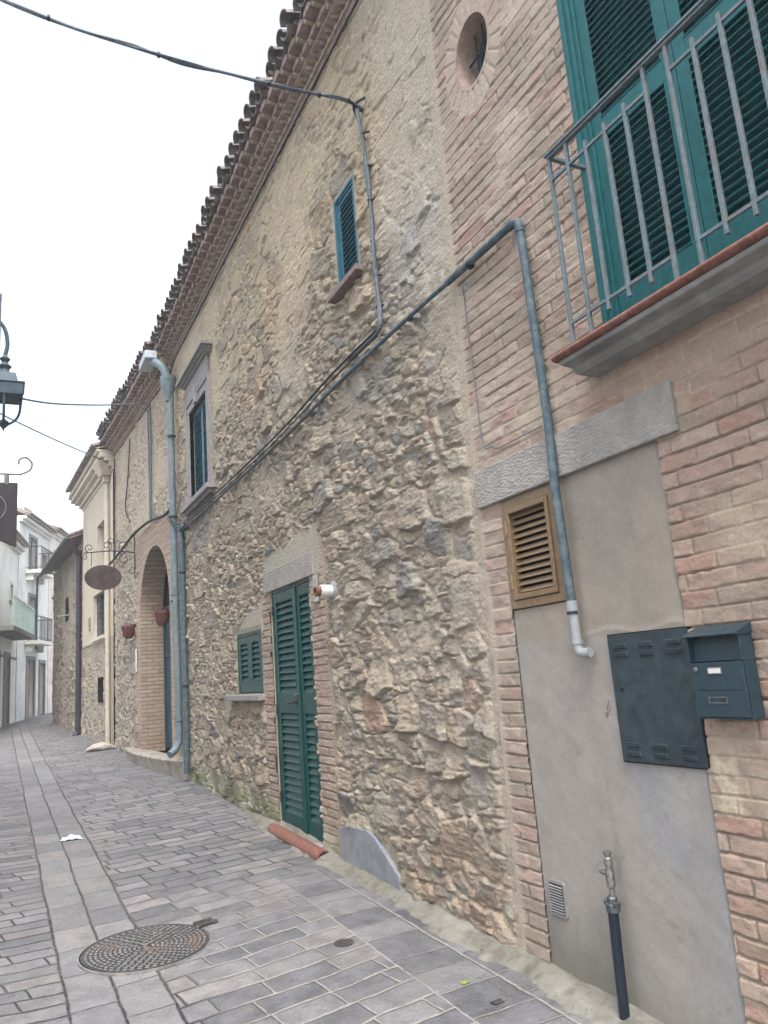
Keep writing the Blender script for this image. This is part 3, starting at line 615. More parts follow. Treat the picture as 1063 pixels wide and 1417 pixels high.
# ================================================================== the stone house in the middle
SH = root('stone_house', (2.9, 8, .1), 'tall rubble stone house with green shuttered door and tiled eave, beside the brick house', 'house')
def blk(s, z): return
def fn_stone(s, z):
    h, c = rubble(s, z)
    q = 1-sst(4.08, 4.16, s+.08*fbm(s*3, z*4, 2, 301))
    hq, cq = rubble(s*.92+7.7, z*.9+3.1, 1.05, 1.35); h = h*(1-q)+hq*q; c = lerp3(c, lerp3(cq, C(150, 146, 138), sst(.02, .04, hq)*.45), q)
    qu = sst(3.6, 4.6, z)*(1-sst(4.3, 4.9, s+.2*fbm(s*2, z*2, 2, 330))); h = h*(1-.45*qu); c = lerp3(c, C(166, 166, 162), qu*.5)  # upper quoins flatter and paler grey, with haze also put into the colour
    up = sst(4.3, 5.8, z); h = h*(1-.30*up)*(1-.25*sst(5.5, 9, s)); c = lerp3(c, c*C(255, 252, 240)/C(248, 248, 248), up)
    # grey weathering below the level pipe and streaks
    st = sst(-.05, .4, fbm(s*2.2, z*4, 4, 302)+.12)*inrect(s, z, 3.8, 12.6, 3.55, 3.98, .12); c = lerp3(c, C(124, 128, 130), st*.45)
    # warm faded area high on the wall
    wm = sst(.1, .45, fbm(s*1.1, z*1.0, 3, 303)); c = lerp3(c, C(178, 160, 134), wm*.25*up)
    red = inrect(s, z, 7.0, 7.5, 5.1, 5.9, .2); c = lerp3(c, C(184, 150, 120), red*.3)
    # lower right part has redder thin rubble and brick scraps
    lr = (1-sst(.3, 1.0, z))*(1-sst(4.9, 5.4, s)); c = lerp3(c, C(150, 118, 96), lr*.35*sst(0, .4, fbm(s*6, z*12, 3, 304)+.2))
    # brick jambs of the door
    n = .010*fbm(s*9, z*16, 3, 305)
    bm_ = np.maximum(inrect(s+n, z, 6.26, 6.60, -.2, 2.51), np.maximum(inrect(s+n, z, 6.24, 6.475, 2.5, 2.86), inrect(s+n*2, z, 7.78, 8.10, -.2, 2.48)))
    hb, cb = bricks(s, z, .0705, .24, .38, 9); hb = hb+.004
    h = h*(1-bm_)+hb*bm_; c = lerp3(c, cb, bm_)
    mb_ = inrect(s+n*1.4, z, 6.17, 6.27, -.2, 2.75, .012); hm = .004+.004*fbm(s*20, z*14, 3, 306); h = h*(1-mb_)+hm*mb_; c = lerp3(c, C(166, 152, 132)*(1+.1*fbm(s*10, z*6, 3, 307))[..., None], mb_)
    # smooth cement patches over the door and over the little window
    top = 2.93+.05*fbm(s*3.2, z*0, 3, 308)+.05*np.sin(s*3.1)
    pa = sst(-.008, .008, np.minimum(np.minimum(top-z, z-2.5), np.minimum(s-(6.30+.06*fbm(z*5, s*0, 2, 309)), 7.92-s+.05*fbm(z*6, s*0, 2, 310))))
    pb = sst(-.008, .008, np.minimum(np.minimum(2.40-.35*np.maximum(s-8.5, 0)+.04*fbm(s*5, z*0, 3, 311)-z, z-2.1), np.minimum(s-8.05, 9.35-s)))
    pt = np.maximum(pa, pb); hp = .014+.003*fbm(s*5, z*5, 3, 312); h = h*(1-pt)+hp*pt; c = lerp3(c, C(168, 163, 150)*(1+.05*fbm(s*4, z*4, 3, 313))[..., None], pt)
    # calm the relief right at openings
    # foot: lime-green damp and pale salts
    ft = (1-sst(.10, .42, z-.028*(s-3.2)+.14*fbm(s*2.5, z*3, 4, 314)))*sst(4.2, 7.5, s)
    gcol = lerp3(np.broadcast_to(C(124, 130, 98), c.shape), np.broadcast_to(C(172, 170, 150), c.shape), sst(-.1, .3, fbm(s*3.2, z*6, 4, 315)))
    c = lerp3(c, gcol, ft*.85); h = h*(1-.5*ft)+.012*ft
    dk = sst(.1, .4, fbm(s*2.0, z*6, 4, 316))*(1-sst(.3, .75, z-.028*(s-3.2)))*sst(6.5, 8.2, s); c = lerp3(c, C(96, 90, 80), dk*.45)
    sm = (1-sst(3.80, 3.835, s+.010*fbm(s*9, z*5, 3, 317)))*.9; h = h*(1-sm)+sm*(.008+.004*fbm(s*14, z*14, 3, 318)); c = lerp3(c, C(168, 158, 142), sm)
    return h, c
DOOR = (6.60, 7.78, .05, 2.505); SWIN = (8.15, 9.13, 1.47, 2.155); UWIN = (5.07, 5.50, 4.79, 5.67); BWIN = (10.15, 11.25, 4.25, 5.68)
S_ = gridlines(3.755, 12.62, grid_s(hi=.024), DOOR[:2]+SWIN[:2]+UWIN[:2]+BWIN[:2])
Z_ = gridlines(-.15, 7.05, grid_z(4.6, .006), DOOR[2:]+SWIN[2:]+UWIN[2:]+BWIN[2:])
def calm(fn, rs, w=.03):
    def f(s, z):
        h, c = fn(s, z); k = 0
        for a, b_, c_, d_ in rs: k = np.maximum(k, inrect(s, z, a-w, b_+w, c_-w, d_+w, w*.8))
        return h*(1-k)+.006*k, lerp3(c, C(160, 150, 134), k*.5) if not np.isscalar(k) else c
    return f
heightfield('wall', SH, F1, S_, Z_, calm(fn_stone, [SWIN, UWIN, BWIN, (5.20, 6.15, -.2, .36)]), M_STONE, rects([DOOR, SWIN, UWIN, BWIN]))
shell(SH, F1, 3.755, 12.62, -.1, 7.05, 7, M_PALE)
M_REV = mat('mortar_reveal', srgb(158, 148, 132), .1, .92, 20, .25, 50)
# door
b = MB(F1); reveal(b, *DOOR, .16, .004); dr = b.build('door', M_REV, SH)
b = MB(F1); b.box(DOOR[0], DOOR[0]+.03, -.09, -.008, .2, DOOR[3]); b.box(DOOR[1]-.03, DOOR[1], -.09, -.008, .2, DOOR[3]); b.box(DOOR[0]+.03, DOOR[1]-.03, -.09, -.008, DOOR[3]-.03, DOOR[3]); b.build('door_frame', M_GREEN, dr, bevel=.003)
z0, z1 = .172, DOOR[3]-.032
for a, c in ((7.062, DOOR[1]-.032), (DOOR[0]+.032, 7.056)):
    shutter(dr, F1, a, c, z0, z1, -.010 if a > 7 else -.014, M_GREEN, stile=.088 if a > 7 else .082, top=.10, bot=.14, mids=((1.27, 1.45),), pitch=.068, ang=-62, sw=.066, st=.008, name='door_leaf')
MB(F1).box(7.040, 7.085, -.012, .002, z0, z1).build('meeting_bead', M_GREEN, dr, bevel=.003)
b = MB(F1); b.lathe((7.16, .012, 1.372), [(.026, -.03), (.026, -.012)], 16, 'd'); b.tube([(7.16, .0, 1.372), (7.16, .05, 1.372), (7.17, .065, 1.372), (7.22, .067, 1.368), (7.30, .062, 1.362)], [.01, .01, .011, .010, .007], 10, smooth=4)
b.build('handle', M_DARK, dr, smooth=True)
b = MB(F1); b.lathe((7.125, .0, 1.44), [(.013, -.01), (.013, .02), (.009, .024)], 14, 'd'); b.build('lock', M_STEEL, dr)
for zz in (.45, 1.3, 2.3): MB(F1).tube([(DOOR[1]-.030, .0, zz-.05), (DOOR[1]-.030, .0, zz+.05)], .009).build('hinge', M_DARK, dr)
MB(F1).box(6.475, 7.945, -.05, .026, 2.507, 2.722).build('lintel', M_HAM, SH, bevel=.006)
MB(F1).box(DOOR[0], DOOR[1], -.15, .05, .05, .165).build('doorstep', M_CEM, SH, bevel=.006)
# little window by the door
b = MB(F1); reveal(b, *SWIN, .14, .006); sw = b.build('small_window', M_REV, SH)
s0, s1, z0, z1 = SWIN
b = MB(F1); b.box(s0, s0+.04, -.06, .006, z0, z1); b.box(s1-.04, s1, -.06, .006, z0, z1); b.box(s0+.04, s1-.04, -.06, .006, z1-.04, z1); b.build('window_frame', M_GREEN, sw, bevel=.003)
mid = (s0+s1)/2
for a, c in ((mid+.002, s1-.042), (s0+.042, mid-.002)): shutter(sw, F1, a, c, z0+.005, z1-.042, .0, M_GREEN, stile=.075, top=.08, bot=.12, pitch=.062, ang=-60, sw=.058, st=.008)
MB(F1).box(8.08, 9.40, -.03, .095, 1.392, 1.455).build('sill', M_LINTEL, SH, bevel=.005)
# high window
b = MB(F1); reveal(b, *UWIN, .12, .010); uw = b.build('high_window', M_REV, SH)
s0, s1, z0, z1 = UWIN
b = MB(F1)
for o_, d_ in ((0, .010), (.022, -.002)):
    e = o_+.024; b.box(s0+o_, s0+e, -.06, d_, z0, z1); b.box(s1-e, s1-o_, -.06, d_, z0, z1); b.box(s0+e, s1-e, -.06, d_, z1-e, z1-o_)
b.build('window_frame', M_TEALD, uw)
shutter(uw, F1, s0+.047, s1-.047, z0+.003, z1-.047, -.012, M_TEALD, stile=.028, top=.03, bot=.03, pitch=.047, ang=-30, sw=.044, st=.007)
MB(F1).box(s0+.01, s1-.01, -.115, -.065, z0, z1).build('gap_backing', MATS['gap_shade_teal'], uw)  # backing board, same teal standing in for shade between the slats
MB(F1).box(4.97, 5.58, -.03, .095, 4.735, 4.787).build('sill', mat('sill_brick', srgb(134, 116, 112), .15, .85, 20, .2), SH, bevel=.006)
# large framed window with a hood
b = MB(F1); reveal(b, *BWIN, .16, .02); bw = b.build('hooded_window', M_REV, SH)
s0, s1, z0, z1 = BWIN
b = MB(F1); o_ = .20
b.box(s0-o_, s0, -.03, .035, z0, z1+o_); b.box(s1, s1+o_, -.03, .035, z0, z1+o_); b.box(s0, s1, -.03, .035, z1, z1+o_)
for k, d_ in ((.0, .05), (.14, .055)):
    b.box(s0-k-.045, s0-k, .0, d_, z0, z1+k); b.box(s1+k, s1+k+.045, .0, d_, z0, z1+k); b.box(s0-k-.045, s1+k+.045, .0, d_, z1+k+.001, z1+k+.046)
b.box(s0-.12, s1+.12, -.03, .045, z1+o_+.003, z1+o_+.28)
b.box((s0+s1)/2-.06, (s0+s1)/2+.06, .0, .09, z1-.01, z1+o_+.05)
b.build('stone_surround', M_LINTEL, bw, bevel=.004)
b = MB(F1); zz = z1+o_+.285
for k, (d_, h_) in enumerate(((.08, .035), (.12, .03), (.17, .045))): b.box(s0-.16-d_, s1+.16+d_, -.03, d_, zz, zz+h_-.002); zz += h_
b.build('hood', M_LINTEL, bw, bevel=.004)
b = MB(F1); b.box(s0-.30, s1+.30, -.03, .14, z0-.075, z0-.003); b.box(s0-.24, s1+.24, -.03, .09, z0-.125, z0-.078); b.build('sill', M_LINTEL, bw, bevel=.004)
mid = (s0+s1)/2
M_DT = MATS['gap_shade_teal']
for a, c in ((mid+.002, s1-.004), (s0+.004, mid-.002)): shutter(bw, F1, a, c, z0+.005, z1-.004, -.03, M_TEALD, stile=.045, top=.06, bot=.06, pitch=.05, ang=-30, sw=.047, st=.008)
MB(F1).box(s0+.01, s1-.01, -.155, -.085, z0, z1).build('gap_backing', M_DT, bw)  # backing board, slat-gap shade given by its teal
eave(SH, F1, 3.74, 12.72, 7.055, 1., 7, roofrun=2.9)
# slate slab leaning at the wall foot
b = MB(F1); b.poly([(6.17, -.02), (6.19, .37), (6.05, .41), (5.62, .43), (5.50, .40), (5.28, .28), (5.13, .20), (5.10, .0)], -.01, .040)
b.thing('slate_slab', M_SLATE, 'grey slate slab with a slanting top set against the wall foot right of the green door', 'stone slab', bevel=.006)
# cement verge between wall and paving
def fverge(s, h, z):
    gg = .028*(np.clip(s, -6, 38)-3.2); return 2.56-z, s, gg+h
fverge.vec = True
def fn_verge(s, z):
    wd = .15+.05*fbm(s*1.9, s*0, 3, 401)+.035*fbm(s*9, s*0, 3, 411)+.03*fbm(s*.7, s*0, 2, 402); wd = wd*(1-.75*sst(7.6, 9.5, s)); t = np.clip(z/wd, 0, 1.3)
    h = .042*(1-sst(0., 1.05, t))+.020*fbm(s*7, z*12, 5, 403)*(1-t*.5)+.028*(1-sst(0, .25, t))*sst(6., 8, s)-.06*sst(1.0, 1.25, t)+.020*sst(0., .35, 1-t)+.006
    c = C(122, 120, 113)*(1+.2*fbm(s*4, z*6, 4, 404))[..., None]
    gr = sst(0., .4, fbm(s*2.2, z*4, 4, 405)-.02); c = lerp3(c, C(112, 112, 92), gr*.35); spk = sst(.55, .75, vn(s*38, z*60, 410)); c = lerp3(c, C(84, 80, 72), spk*.35); wt = sst(.1, .45, fbm(s*1.6+4, z*5, 4, 406)); c = lerp3(c, C(150, 147, 138), wt*.5)
    dk = sst(.15, .5, fbm(s*7, z*9, 4, 407)+.25*(1-t)); c = lerp3(c, C(92, 88, 80), dk*.65)
    return h, c
structure(heightfield('cement_verge', None, fverge, gridlines(.8, 12.3, lambda s: max(.012, .0016*(6+s*s)/2)), gridlines(-.02, .34, lambda z: .011), fn_verge, M_PLASTER))

# ================================================================== the arched stone house further up
AH = root('arched_house', F2(2.3, -2.5, .3), 'lower rubble stone house with a brick arched doorway beyond the blue-grey downspouts', 'house')
AR = (1.60, 3.02, 1.13)      # centre s, springing z, radius
def fn_arch(s, z):
    h, c = rubble(s+40, z, .8, 1.0)
    r = np.sqrt((s-AR[0])**2+np.maximum(z-AR[1], 0)**2)
    n = .03*fbm(s*6, z*9, 3, 501)
    ring = ((r > AR[2]-.02) & (r < AR[2]+.36+n)).astype(np.float32)
    up = np.maximum(ring, inrect(s+n, z, -.05, 3.12, AR[1]+.9, 4.55)); low = inrect(s+n, z, .0, 3.12, -.2, AR[1]+.5)
    hb, cb = bricks(s, z, .072, .25, .5, 21); bm_ = np.maximum(up, low)
    an = np.arctan2(z-AR[1], s-AR[0]); k = np.abs(np.mod(an*18, 1)-.5); jn = sst(.36, .46, k)*(z > AR[1])*ring
    vc = palette(hsh(np.floor(an*18), np.zeros_like(an), 6), BR); cr = lerp3(vc, MORTAR, np.clip(jn+.3, 0, 1))
    cb = np.where(((z > AR[1]) & (ring > .5))[..., None], cr, cb)
    cb = lerp3(cb, C(170, 150, 130), .35+np.zeros_like(s))
    h = h*(1-bm_)+(hb*.7+.003)*bm_; c = lerp3(c, cb, bm_)
    up2 = sst(4.2, 5.5, z); c = lerp3(c, C(182, 166, 142), up2*.35); h = h*(1-.3*up2)
    dk = sst(.0, .4, fbm(s*2, z*3, 4, 502))*(1-sst(.5, 1.3, z)); c = lerp3(c, C(110, 100, 86), dk*.5)
    return h, c
def hole_a(s, z): return (np.abs(s-AR[0]) < AR[2]) & (z < AR[1]+np.sqrt(np.maximum(AR[2]**2-(s-AR[0])**2, 0))) & (z > .5)
heightfield('wall', AH, F2, gridlines(.0, 5.35, lambda s: .022), gridlines(.1, 6.92, lambda z: .016), fn_arch, M_STONE, hole_a)
shell(AH, F2, .0, 5.35, .1, 6.92, 7, M_PALE, -1.2)
M_RBR = mat('reveal_brick', srgb(164, 140, 120), .16, .9, 18, .3, 40)
def brickcourse_mat():
    m, t, p = base_mat('arch_brickwork'); co = t.new('ShaderNodeTexCoord').outputs['Object']; sp = t.new('ShaderNodeSeparateXYZ'); t.l.new(co, sp.inputs[0])
    cb = t.new('ShaderNodeCombineXYZ'); t.l.new(t.math('ADD', sp.outputs[0], sp.outputs[1]), cb.inputs[0]); t.l.new(sp.outputs[2], cb.inputs[1])
    b = t.new('ShaderNodeTexBrick'); t.l.new(cb.outputs[0], b.inputs['Vector']); b.inputs['Scale'].default_value = 1
    b.inputs['Brick Width'].default_value = .25; b.inputs['Row Height'].default_value = .072; b.inputs['Mortar Size'].default_value = .009; b.inputs['Mortar Smooth'].default_value = .4
    for i, q in (('Color1', (174, 154, 134)), ('Color2', (152, 132, 114)), ('Mortar', (118, 106, 94))): b.inputs[i].default_value = srgb(*q)+(1,)
    c = t.mix(t.math('MULTIPLY', t.ramp(t.noise(co, 5, 5), .4, .7), .5), b.outputs[0], srgb(168, 154, 136)); t.l.new(c, p.inputs['Base Color']); p.inputs['Roughness'].default_value = .9
    bp = t.new('ShaderNodeBump'); bp.inputs['Strength'].default_value = .8; bp.inputs['Distance'].default_value = .012; bp.invert = True
    t.l.new(b.outputs['Fac'], bp.inputs['Height']); t.l.new(bp.outputs[0], p.inputs['Normal']); return m
b = MB(F2); n = 28; dep = .42
pts = [(AR[0]-AR[2], .45)]+[(AR[0]-AR[2]*math.cos(math.pi*k/n), AR[1]+AR[2]*math.sin(math.pi*k/n)) for k in range(n+1)]+[(AR[0]+AR[2], .45)]
po = [(AR[0]+(a-AR[0])*1.03, AR[1]+(c-AR[1])*(1.03 if c >= AR[1] else 1)) for a, c in pts]
m_ = len(pts); vs = []
for (a, c), (e, f) in zip(pts, po): vs += [(a, .010, c), (a, -dep, c), (e, .010, f), (e, -dep, f)]
b.add(vs, [q for i in range(m_-1) for q in ((4*i, 4*i+4, 4*i+5, 4*i+1), (4*i+2, 4*i+3, 4*i+7, 4*i+6), (4*i, 4*i+2, 4*i+6, 4*i+4), (4*i+1, 4*i+5, 4*i+7, 4*i+3))])
ad = b.build('arched_doorway', brickcourse_mat(), AH)
# door set back in the arch: dark fanlight, teal leaves
b = MB(F2); b.box(.47, 2.73, -.52, -.47, .5, 4.2); b.build('dark_fanlight', M_GLASS, ad)
b = MB(F2)
for a, c in ((.49, 1.57), (1.60, 2.71)):
    b.box(a, c, -.468, -.43, .5, 3.05)
    for z0_, z1_ in ((.6, 1.3), (1.42, 2.2), (2.3, 2.95)):
        for q in ((a+.12, a+.15, z0_, z1_), (c-.15, c-.12, z0_, z1_), (a+.15, c-.15, z0_, z0_+.03), (a+.15, c-.15, z1_-.03, z1_)): b.box(q[0], q[1], -.43, -.415, q[2], q[3])
b.box(.47, 2.73, -.468, -.40, 3.05, 3.13); b.box(.95, .99, -.468, -.42, 3.13, 4.0); b.box(1.58, 1.62, -.468, -.42, 3.13, 4.15); b.box(2.2, 2.24, -.468, -.42, 3.13, 4.0)
b.build('door_leaves', mat('blue_door_paint', srgb(34, 72, 90), .12, .5, 20, .05), ad, bevel=.004)
eave(AH, F2, .03, 5.42, 6.93, 1.18, 11, roofrun=2.8)
# stone step running along the foot
b = MB(F2); rs = random.Random(4); top = []; n = 26
for k in range(n+1):
    s = -.55+4.4*k/n; d = .10+.17*math.sin(math.pi*min(1, (k+1)/n))**.7+rs.uniform(-.012, .012); top.append((s, d))
vs = []
for s, d in top:
    zt = .535-.03*(s/4.4); vs += [(s, -.05, zt), (s, d-.025, zt+rs.uniform(-.006, .004)), (s, d, zt-.03), (s, d-.02, zt-.12), (s, d-.05, .2), (s, -.05, .2)]
fs = [(6*i+j, 6*i+6+j, 6*i+6+(j+1) % 6, 6*i+(j+1) % 6) for i in range(n) for j in range(6)]+[tuple(range(6)), tuple(6*n+j for j in range(5, -1, -1))]
b.add(vs, fs); b.thing('stone_step', mat('worn_step_stone', srgb(158, 152, 142), .22, .85, 8, .5, 30, stain=srgb(92, 88, 82), stain_amt=.7, stain_scale=4), 'long worn stone step under the arched doorway and the foot of the downspouts', 'step', bevel=.008)

# ================================================================== the pale plastered house
PH = root('plastered_house', F2(7.5, -2.5, .4), 'narrow house with pale plaster above and bare stone below, beyond the brick arch', 'house')
def fn_ph(s, z):
    h, c = rubble(s+80, z, .7, 1.0); n = .03*fbm(s*3, z*3, 3, 601)
    pl = np.maximum(sst(2.80, 2.83, z+n*.2+.0*s), inrect(s, z, 5.3, 6.45, -.2, 3, .01))
    h = h*(1-pl)+pl*(.045+.004*fbm(s*3, z*3, 4, 602)); pc = C(196, 186, 168)*(1+.06*fbm(s*1.5, z*1.2, 4, 603))[..., None]
    st = inrect(s, z, 5.3, 6.45, -.2, 2.83, .01); pc = lerp3(pc, C(160, 150, 134), st)
    pc = lerp3(pc, C(168, 158, 142), sst(.2, .5, fbm(s*4, z*.7, 4, 604))*.5)
    return h, lerp3(c, pc, pl)
PW1 = (6.50, 7.50, 4.55, 5.70); PW2 = (6.50, 8.05, 2.93, 4.0); PW3 = (6.82, 7.50, 1.40, 1.95)
heightfield('wall', PH, F2, gridlines(5.35, 9.85, lambda s: .03, PW1[:2]+PW2[:2]), gridlines(.2, 7.1, lambda z: .02, PW1[2:]+PW2[2:]+PW3[2:]), fn_ph, M_STONE, rects([PW1, PW2, PW3]))
shell(PH, F2, 5.35, 9.85, .2, 7.1, 7, M_PALE)
b = MB(F2); reveal(b, *PW1, .22, .04); w1 = b.build('tall_window', M_PALE, PH)
b = MB(F2); s0, s1, z0, z1 = PW1; b.box(s0, s1, -.2, -.16, z0, z1); b.build('shutter', mat('grey_shutter', srgb(128, 124, 122), .1, .7, 12, .1), w1)
b = MB(F2); b.box(s0-.03, s1+.03, .0, .07, z0-.07, z0-.002); b.build('sill', M_PALE, w1)
b = MB(F2); reveal(b, *PW2, .16, .04); w2 = b.build('barred_window', M_PALE, PH); s0, s1, z0, z1 = PW2
MB(F2).box(s0, s1, -.15, -.12, z0, z1).build('glass', M_GLASS, w2)
b = MB(F2)
for k in range(7): b.box(s0+.05+k*.24, s0+.065+k*.24, -.05, -.035, z0+.02, z1)
for k in range(8): b.box(s0, s1, -.052, -.038, z0+.08+k*.135, z0+.095+k*.135)
b.build('grille', mat('dark_teal_iron', srgb(34, 62, 74), .1, .5, 20, 0), w2)
MB(F2).box(s0-.05, s1+.05, .0, .10, z0-.08, z0-.003).build('sill', M_PALE, w2)
b = MB(F2); reveal(b, *PW3, .3, .03); b.box(PW3[0], PW3[1], -.3, -.28, PW3[2], PW3[3]); b.build('small_opening', M_BLACK, PH)
b = MB(F2)
for i, (d_, z0_, z1_) in enumerate(((.07, 6.62, 6.70), (.14, 6.70, 6.82), (.24, 6.82, 6.90), (.34, 6.90, 7.02), (.40, 7.02, 7.08))): b.box(5.30, 9.85+d_, -.05, d_, z0_, z1_-.003)
b.build('moulded_cornice', M_PALE, PH, bevel=.01)
b = MB(F2)
for i in range(22):
    s = 5.4+.21*i
    for k in range(7): b.coppo((s, .50-.36*k, 7.14+.11*k), (0, -1, .31), .44, .092, .014, .078)
rf = b.build('roof', M_TILE, PH, smooth=True, sharp=50)
MB(F2).hexa([(5.3, .40, 7.09), (10.2, .40, 7.09), (10.2, -2.2, 7.9), (5.3, -2.2, 7.9), (5.3, .40, 7.12), (10.2, .40, 7.12), (10.2, -2.2, 7.93), (5.3, -2.2, 7.93)]).build('roof_bedding', M_MORT, rf)
b = MB(F2); b.box(8.42, 8.74, .045, .075, 3.2, 3.52); b.build('plaque', mat('brown_plaque', srgb(150, 138, 126), .1, .7, 12, .1), PH)

# ================================================================== the far stone house
FH = root('far_stone_house', F2(13.5, -2.5, .6), 'farthest low stone house on the right, ending at a rough corner', 'house')
def fn_far(s, z):
    h, c = rubble(s+120, z, .9, 1.1)
    p = sst(.0, .3, fbm(s*.7, z*.5, 3, 701)+.12)*.75; c = lerp3(c, C(182, 172, 158), p); h = h*(1-.6*p)
    v = inrect(s, z, 13.2, 14.2, .8, 4.2, .1); c = lerp3(c, C(176, 172, 168), v*.6)
    return h, c
heightfield('wall', FH, F2, gridlines(9.85, 16.9, lambda s: .045), gridlines(.3, 5.85, lambda z: .03), fn_far, M_STONE, rects([(13.0, 13.7, 3.9, 4.6)]))
shell(FH, F2, 9.85, 16.9, .3, 5.85, 7, M_STONE)
b = MB(F2); s0, s1, z0, z1 = 13.0, 13.7, 3.9, 4.6; reveal(b, s0, s1, z0, z1, .3, .02); b.box(s0, s1, -.3, -.28, z0, z1); b.build('small_window', M_BLACK, FH)
b = MB(F2)
for i in range(34):
    s = 10.0+.21*i
    for k in range(6): b.coppo((s, .42-.36*k, 5.93+.13*k), (0, -1, .36), .44, .092, .014, .078)
rf = b.build('roof', M_TILE, FH, smooth=True, sharp=50)
MB(F2).hexa([(9.9, .38, 5.86), (17.1, .38, 5.86), (17.1, -2.2, 6.82), (9.9, -2.2, 6.82), (9.9, .38, 5.90), (17.1, .38, 5.90), (17.1, -2.2, 6.86), (9.9, -2.2, 6.86)]).build('roof_bedding', M_TILEP, rf)
b = MB(F2); b.tube([(9.95, .44, 5.90), (17.1, .44, 5.86)], .06, 10); b.build('gutter', M_PIPE, rf)
# (sign, spout) small spout on its wall
b = MB(F2); b.tube([(12.6, 0, 4.0), (12.6, .35, 3.95), (12.9, .36, 3.9)], .03, 8); b.build('spout', M_CEM, FH)

# ================================================================== pale houses beyond the bend, on the left
def balcony(parent, mp, s0, s1, z, dep=.7, h=.95, m=M_DARK, slabm=M_CREAM, brackets=True, n=None):
    b = MB(mp); b.box(s0, s1, .0, dep, z-.14, z); 
    if brackets:
        for s in (s0+.15, s1-.15): b.poly([(s-.05, z-.14), (s+.05, z-.14), (s+.05, z-.4), (s-.05, z-.4)], 0, dep*.45)
    bl = b.build('balcony', slabm, parent, bevel=.01)
    b = MB(mp); b.box(s0+.02, s1-.02, dep-.05, dep-.02, z+h-.03, z+h); b.box(s0+.02, s1-.02, dep-.045, dep-.025, z+.08, z+.1)
    for s in (s0+.02, s1-.05): b.box(s, s+.03, 0, dep-.05, z+h-.03, z+h); b.box(s, s+.03, 0, dep-.05, z+.08, z+.1)
    k = n or int((s1-s0)/.13)
    for i in range(k+1):
        s = s0+.03+(s1-s0-.06)*i/k; b.box(s-.008, s+.008, dep-.043, dep-.027, z, z+h-.03)
    for i in range(1, int(dep/.13)):
        for s in (s0+.027, s1-.043): b.box(s, s+.016, i*.13-.008, i*.13+.008, z, z+h-.03)
    b.build('railing', m, bl); return bl
def house(name, o, ang, length, ztop, m, label, wins, bals, depth=8, cat='house', roof=True, doors=(), corn=True):
    # left-hand houses: d out of the wall is toward +X side of the street
    mp = frame(o, ang); r_ = root(name, (o[0]-1, o[1]+length/2, .4), label, cat)
    b = MB(mp); holes = sorted([w_[:4] for w_ in wins]+[w_[:4] for w_ in doors])
    # wall built as columns of masonry between the openings
    ed = sorted(set([0, length]+[q for h_ in holes for q in h_[:2]]))
    for a, c in zip(ed[:-1], ed[1:]):
        zs = [.0]; 
        for h_ in sorted(holes, key=lambda q: q[2]):
            if h_[0] < (a+c)/2 < h_[1]: zs += [h_[2], h_[3]]
        zs.append(ztop)
        for i in range(0, len(zs), 2):
            if zs[i+1] > zs[i]: b.box(a, c, -.3, 0, zs[i], zs[i+1])
    b.build('wall', m, r_); MB(mp).box(0, length, -depth, -.302, 0, ztop).build('house_body', m, r_)
    for w_ in wins:
        s0, s1, z0, z1 = w_[:4]; f = MB(mp)
        for q in ((s0-.1, s0, z0, z1), (s1, s1+.1, z0, z1), (s0-.1, s1+.1, z1, z1+.12)): f.box(q[0], q[1], -.05, .03, q[2], q[3])
        fo = f.build('window', M_PINK, r_); MB(mp).box(s0-.15, s1+.15, -.05, .09, z0-.08, z0-.002).build('sill', M_CEM, fo)
        MB(mp).box(s0, s1, -.25, -.18, z0, z1).build('glass', M_GLASS if len(w_) < 5 else w_[4], fo)
        g_ = MB(mp); mm = (s0+s1)/2
        for q in ((s0, s0+.06, z0, z1), (s1-.06, s1, z0, z1), (mm-.04, mm+.04, z0, z1), (s0, s1, z0, z0+.06), (s0, s1, z1-.06, z1)): g_.box(q[0], q[1], -.18, -.15, q[2], q[3])
        g_.build('frame', M_WOOD, fo)
    for w_ in doors:
        s0, s1, z0, z1 = w_[:4]; f = MB(mp)
        for q in ((s0-.14, s0, z0, z1), (s1, s1+.14, z0, z1), (s0-.14, s1+.14, z1, z1+.14)): f.box(q[0], q[1], -.05, .04, q[2], q[3])
        fo = f.build('door', M_CEM, r_); d_ = MB(mp); d_.box(s0, s1, -.22, -.16, z0, z1); d_.box(s0+.1, s1-.1, -.16, -.14, z0+.2, z0+.9); d_.box(s0+.1, s1-.1, -.16, -.14, z0+1.1, z1-.2); d_.build('door_leaf', w_[4] if len(w_) > 4 else M_WOOD, fo)
    for q in bals: balcony(r_, mp, *q)
    if corn:
        b = MB(mp); b.box(-.05, length+.05, -.05, .12, ztop-.22, ztop-.12); b.box(-.05, length+.05, -.05, .25, ztop-.12, ztop); b.build('cornice', m, r_, bevel=.01)
    if roof:
        b = MB(mp); k = int(length/.21)
        for i in range(k):
            for j in range(5): b.coppo((.1+.21*i, .42-.36*j, ztop+.06+.11*j), (0, -1, .31), .44, .092, .014, .078, n=5)
        ro = b.build('roof', M_TILE, r_, smooth=True, sharp=50)
        MB(mp).hexa([(0, .36, ztop+.003), (length, .36, ztop+.003), (length, -depth/2, ztop+2.0), (0, -depth/2, ztop+2.0), (0, .36, ztop+.03), (length, .36, ztop+.03), (length, -depth/2, ztop+2.03), (0, -depth/2, ztop+2.03)]).build('roof_bedding', M_MORT, ro)
    return r_, mp
L1, f1 = house('cream_house', (-.95, 23.4), R(9.5), 8.9, 7.25, M_CREAM, 'cream plastered house at the left edge with a long glazed green balcony', [(2.2, 3.1, 5.3, 6.6), (7.3, 7.8, 5.1, 5.7)], [], doors=[(4.2, 5.4, .6, 3.1), (6.5, 7.4, .75, 3.1)])
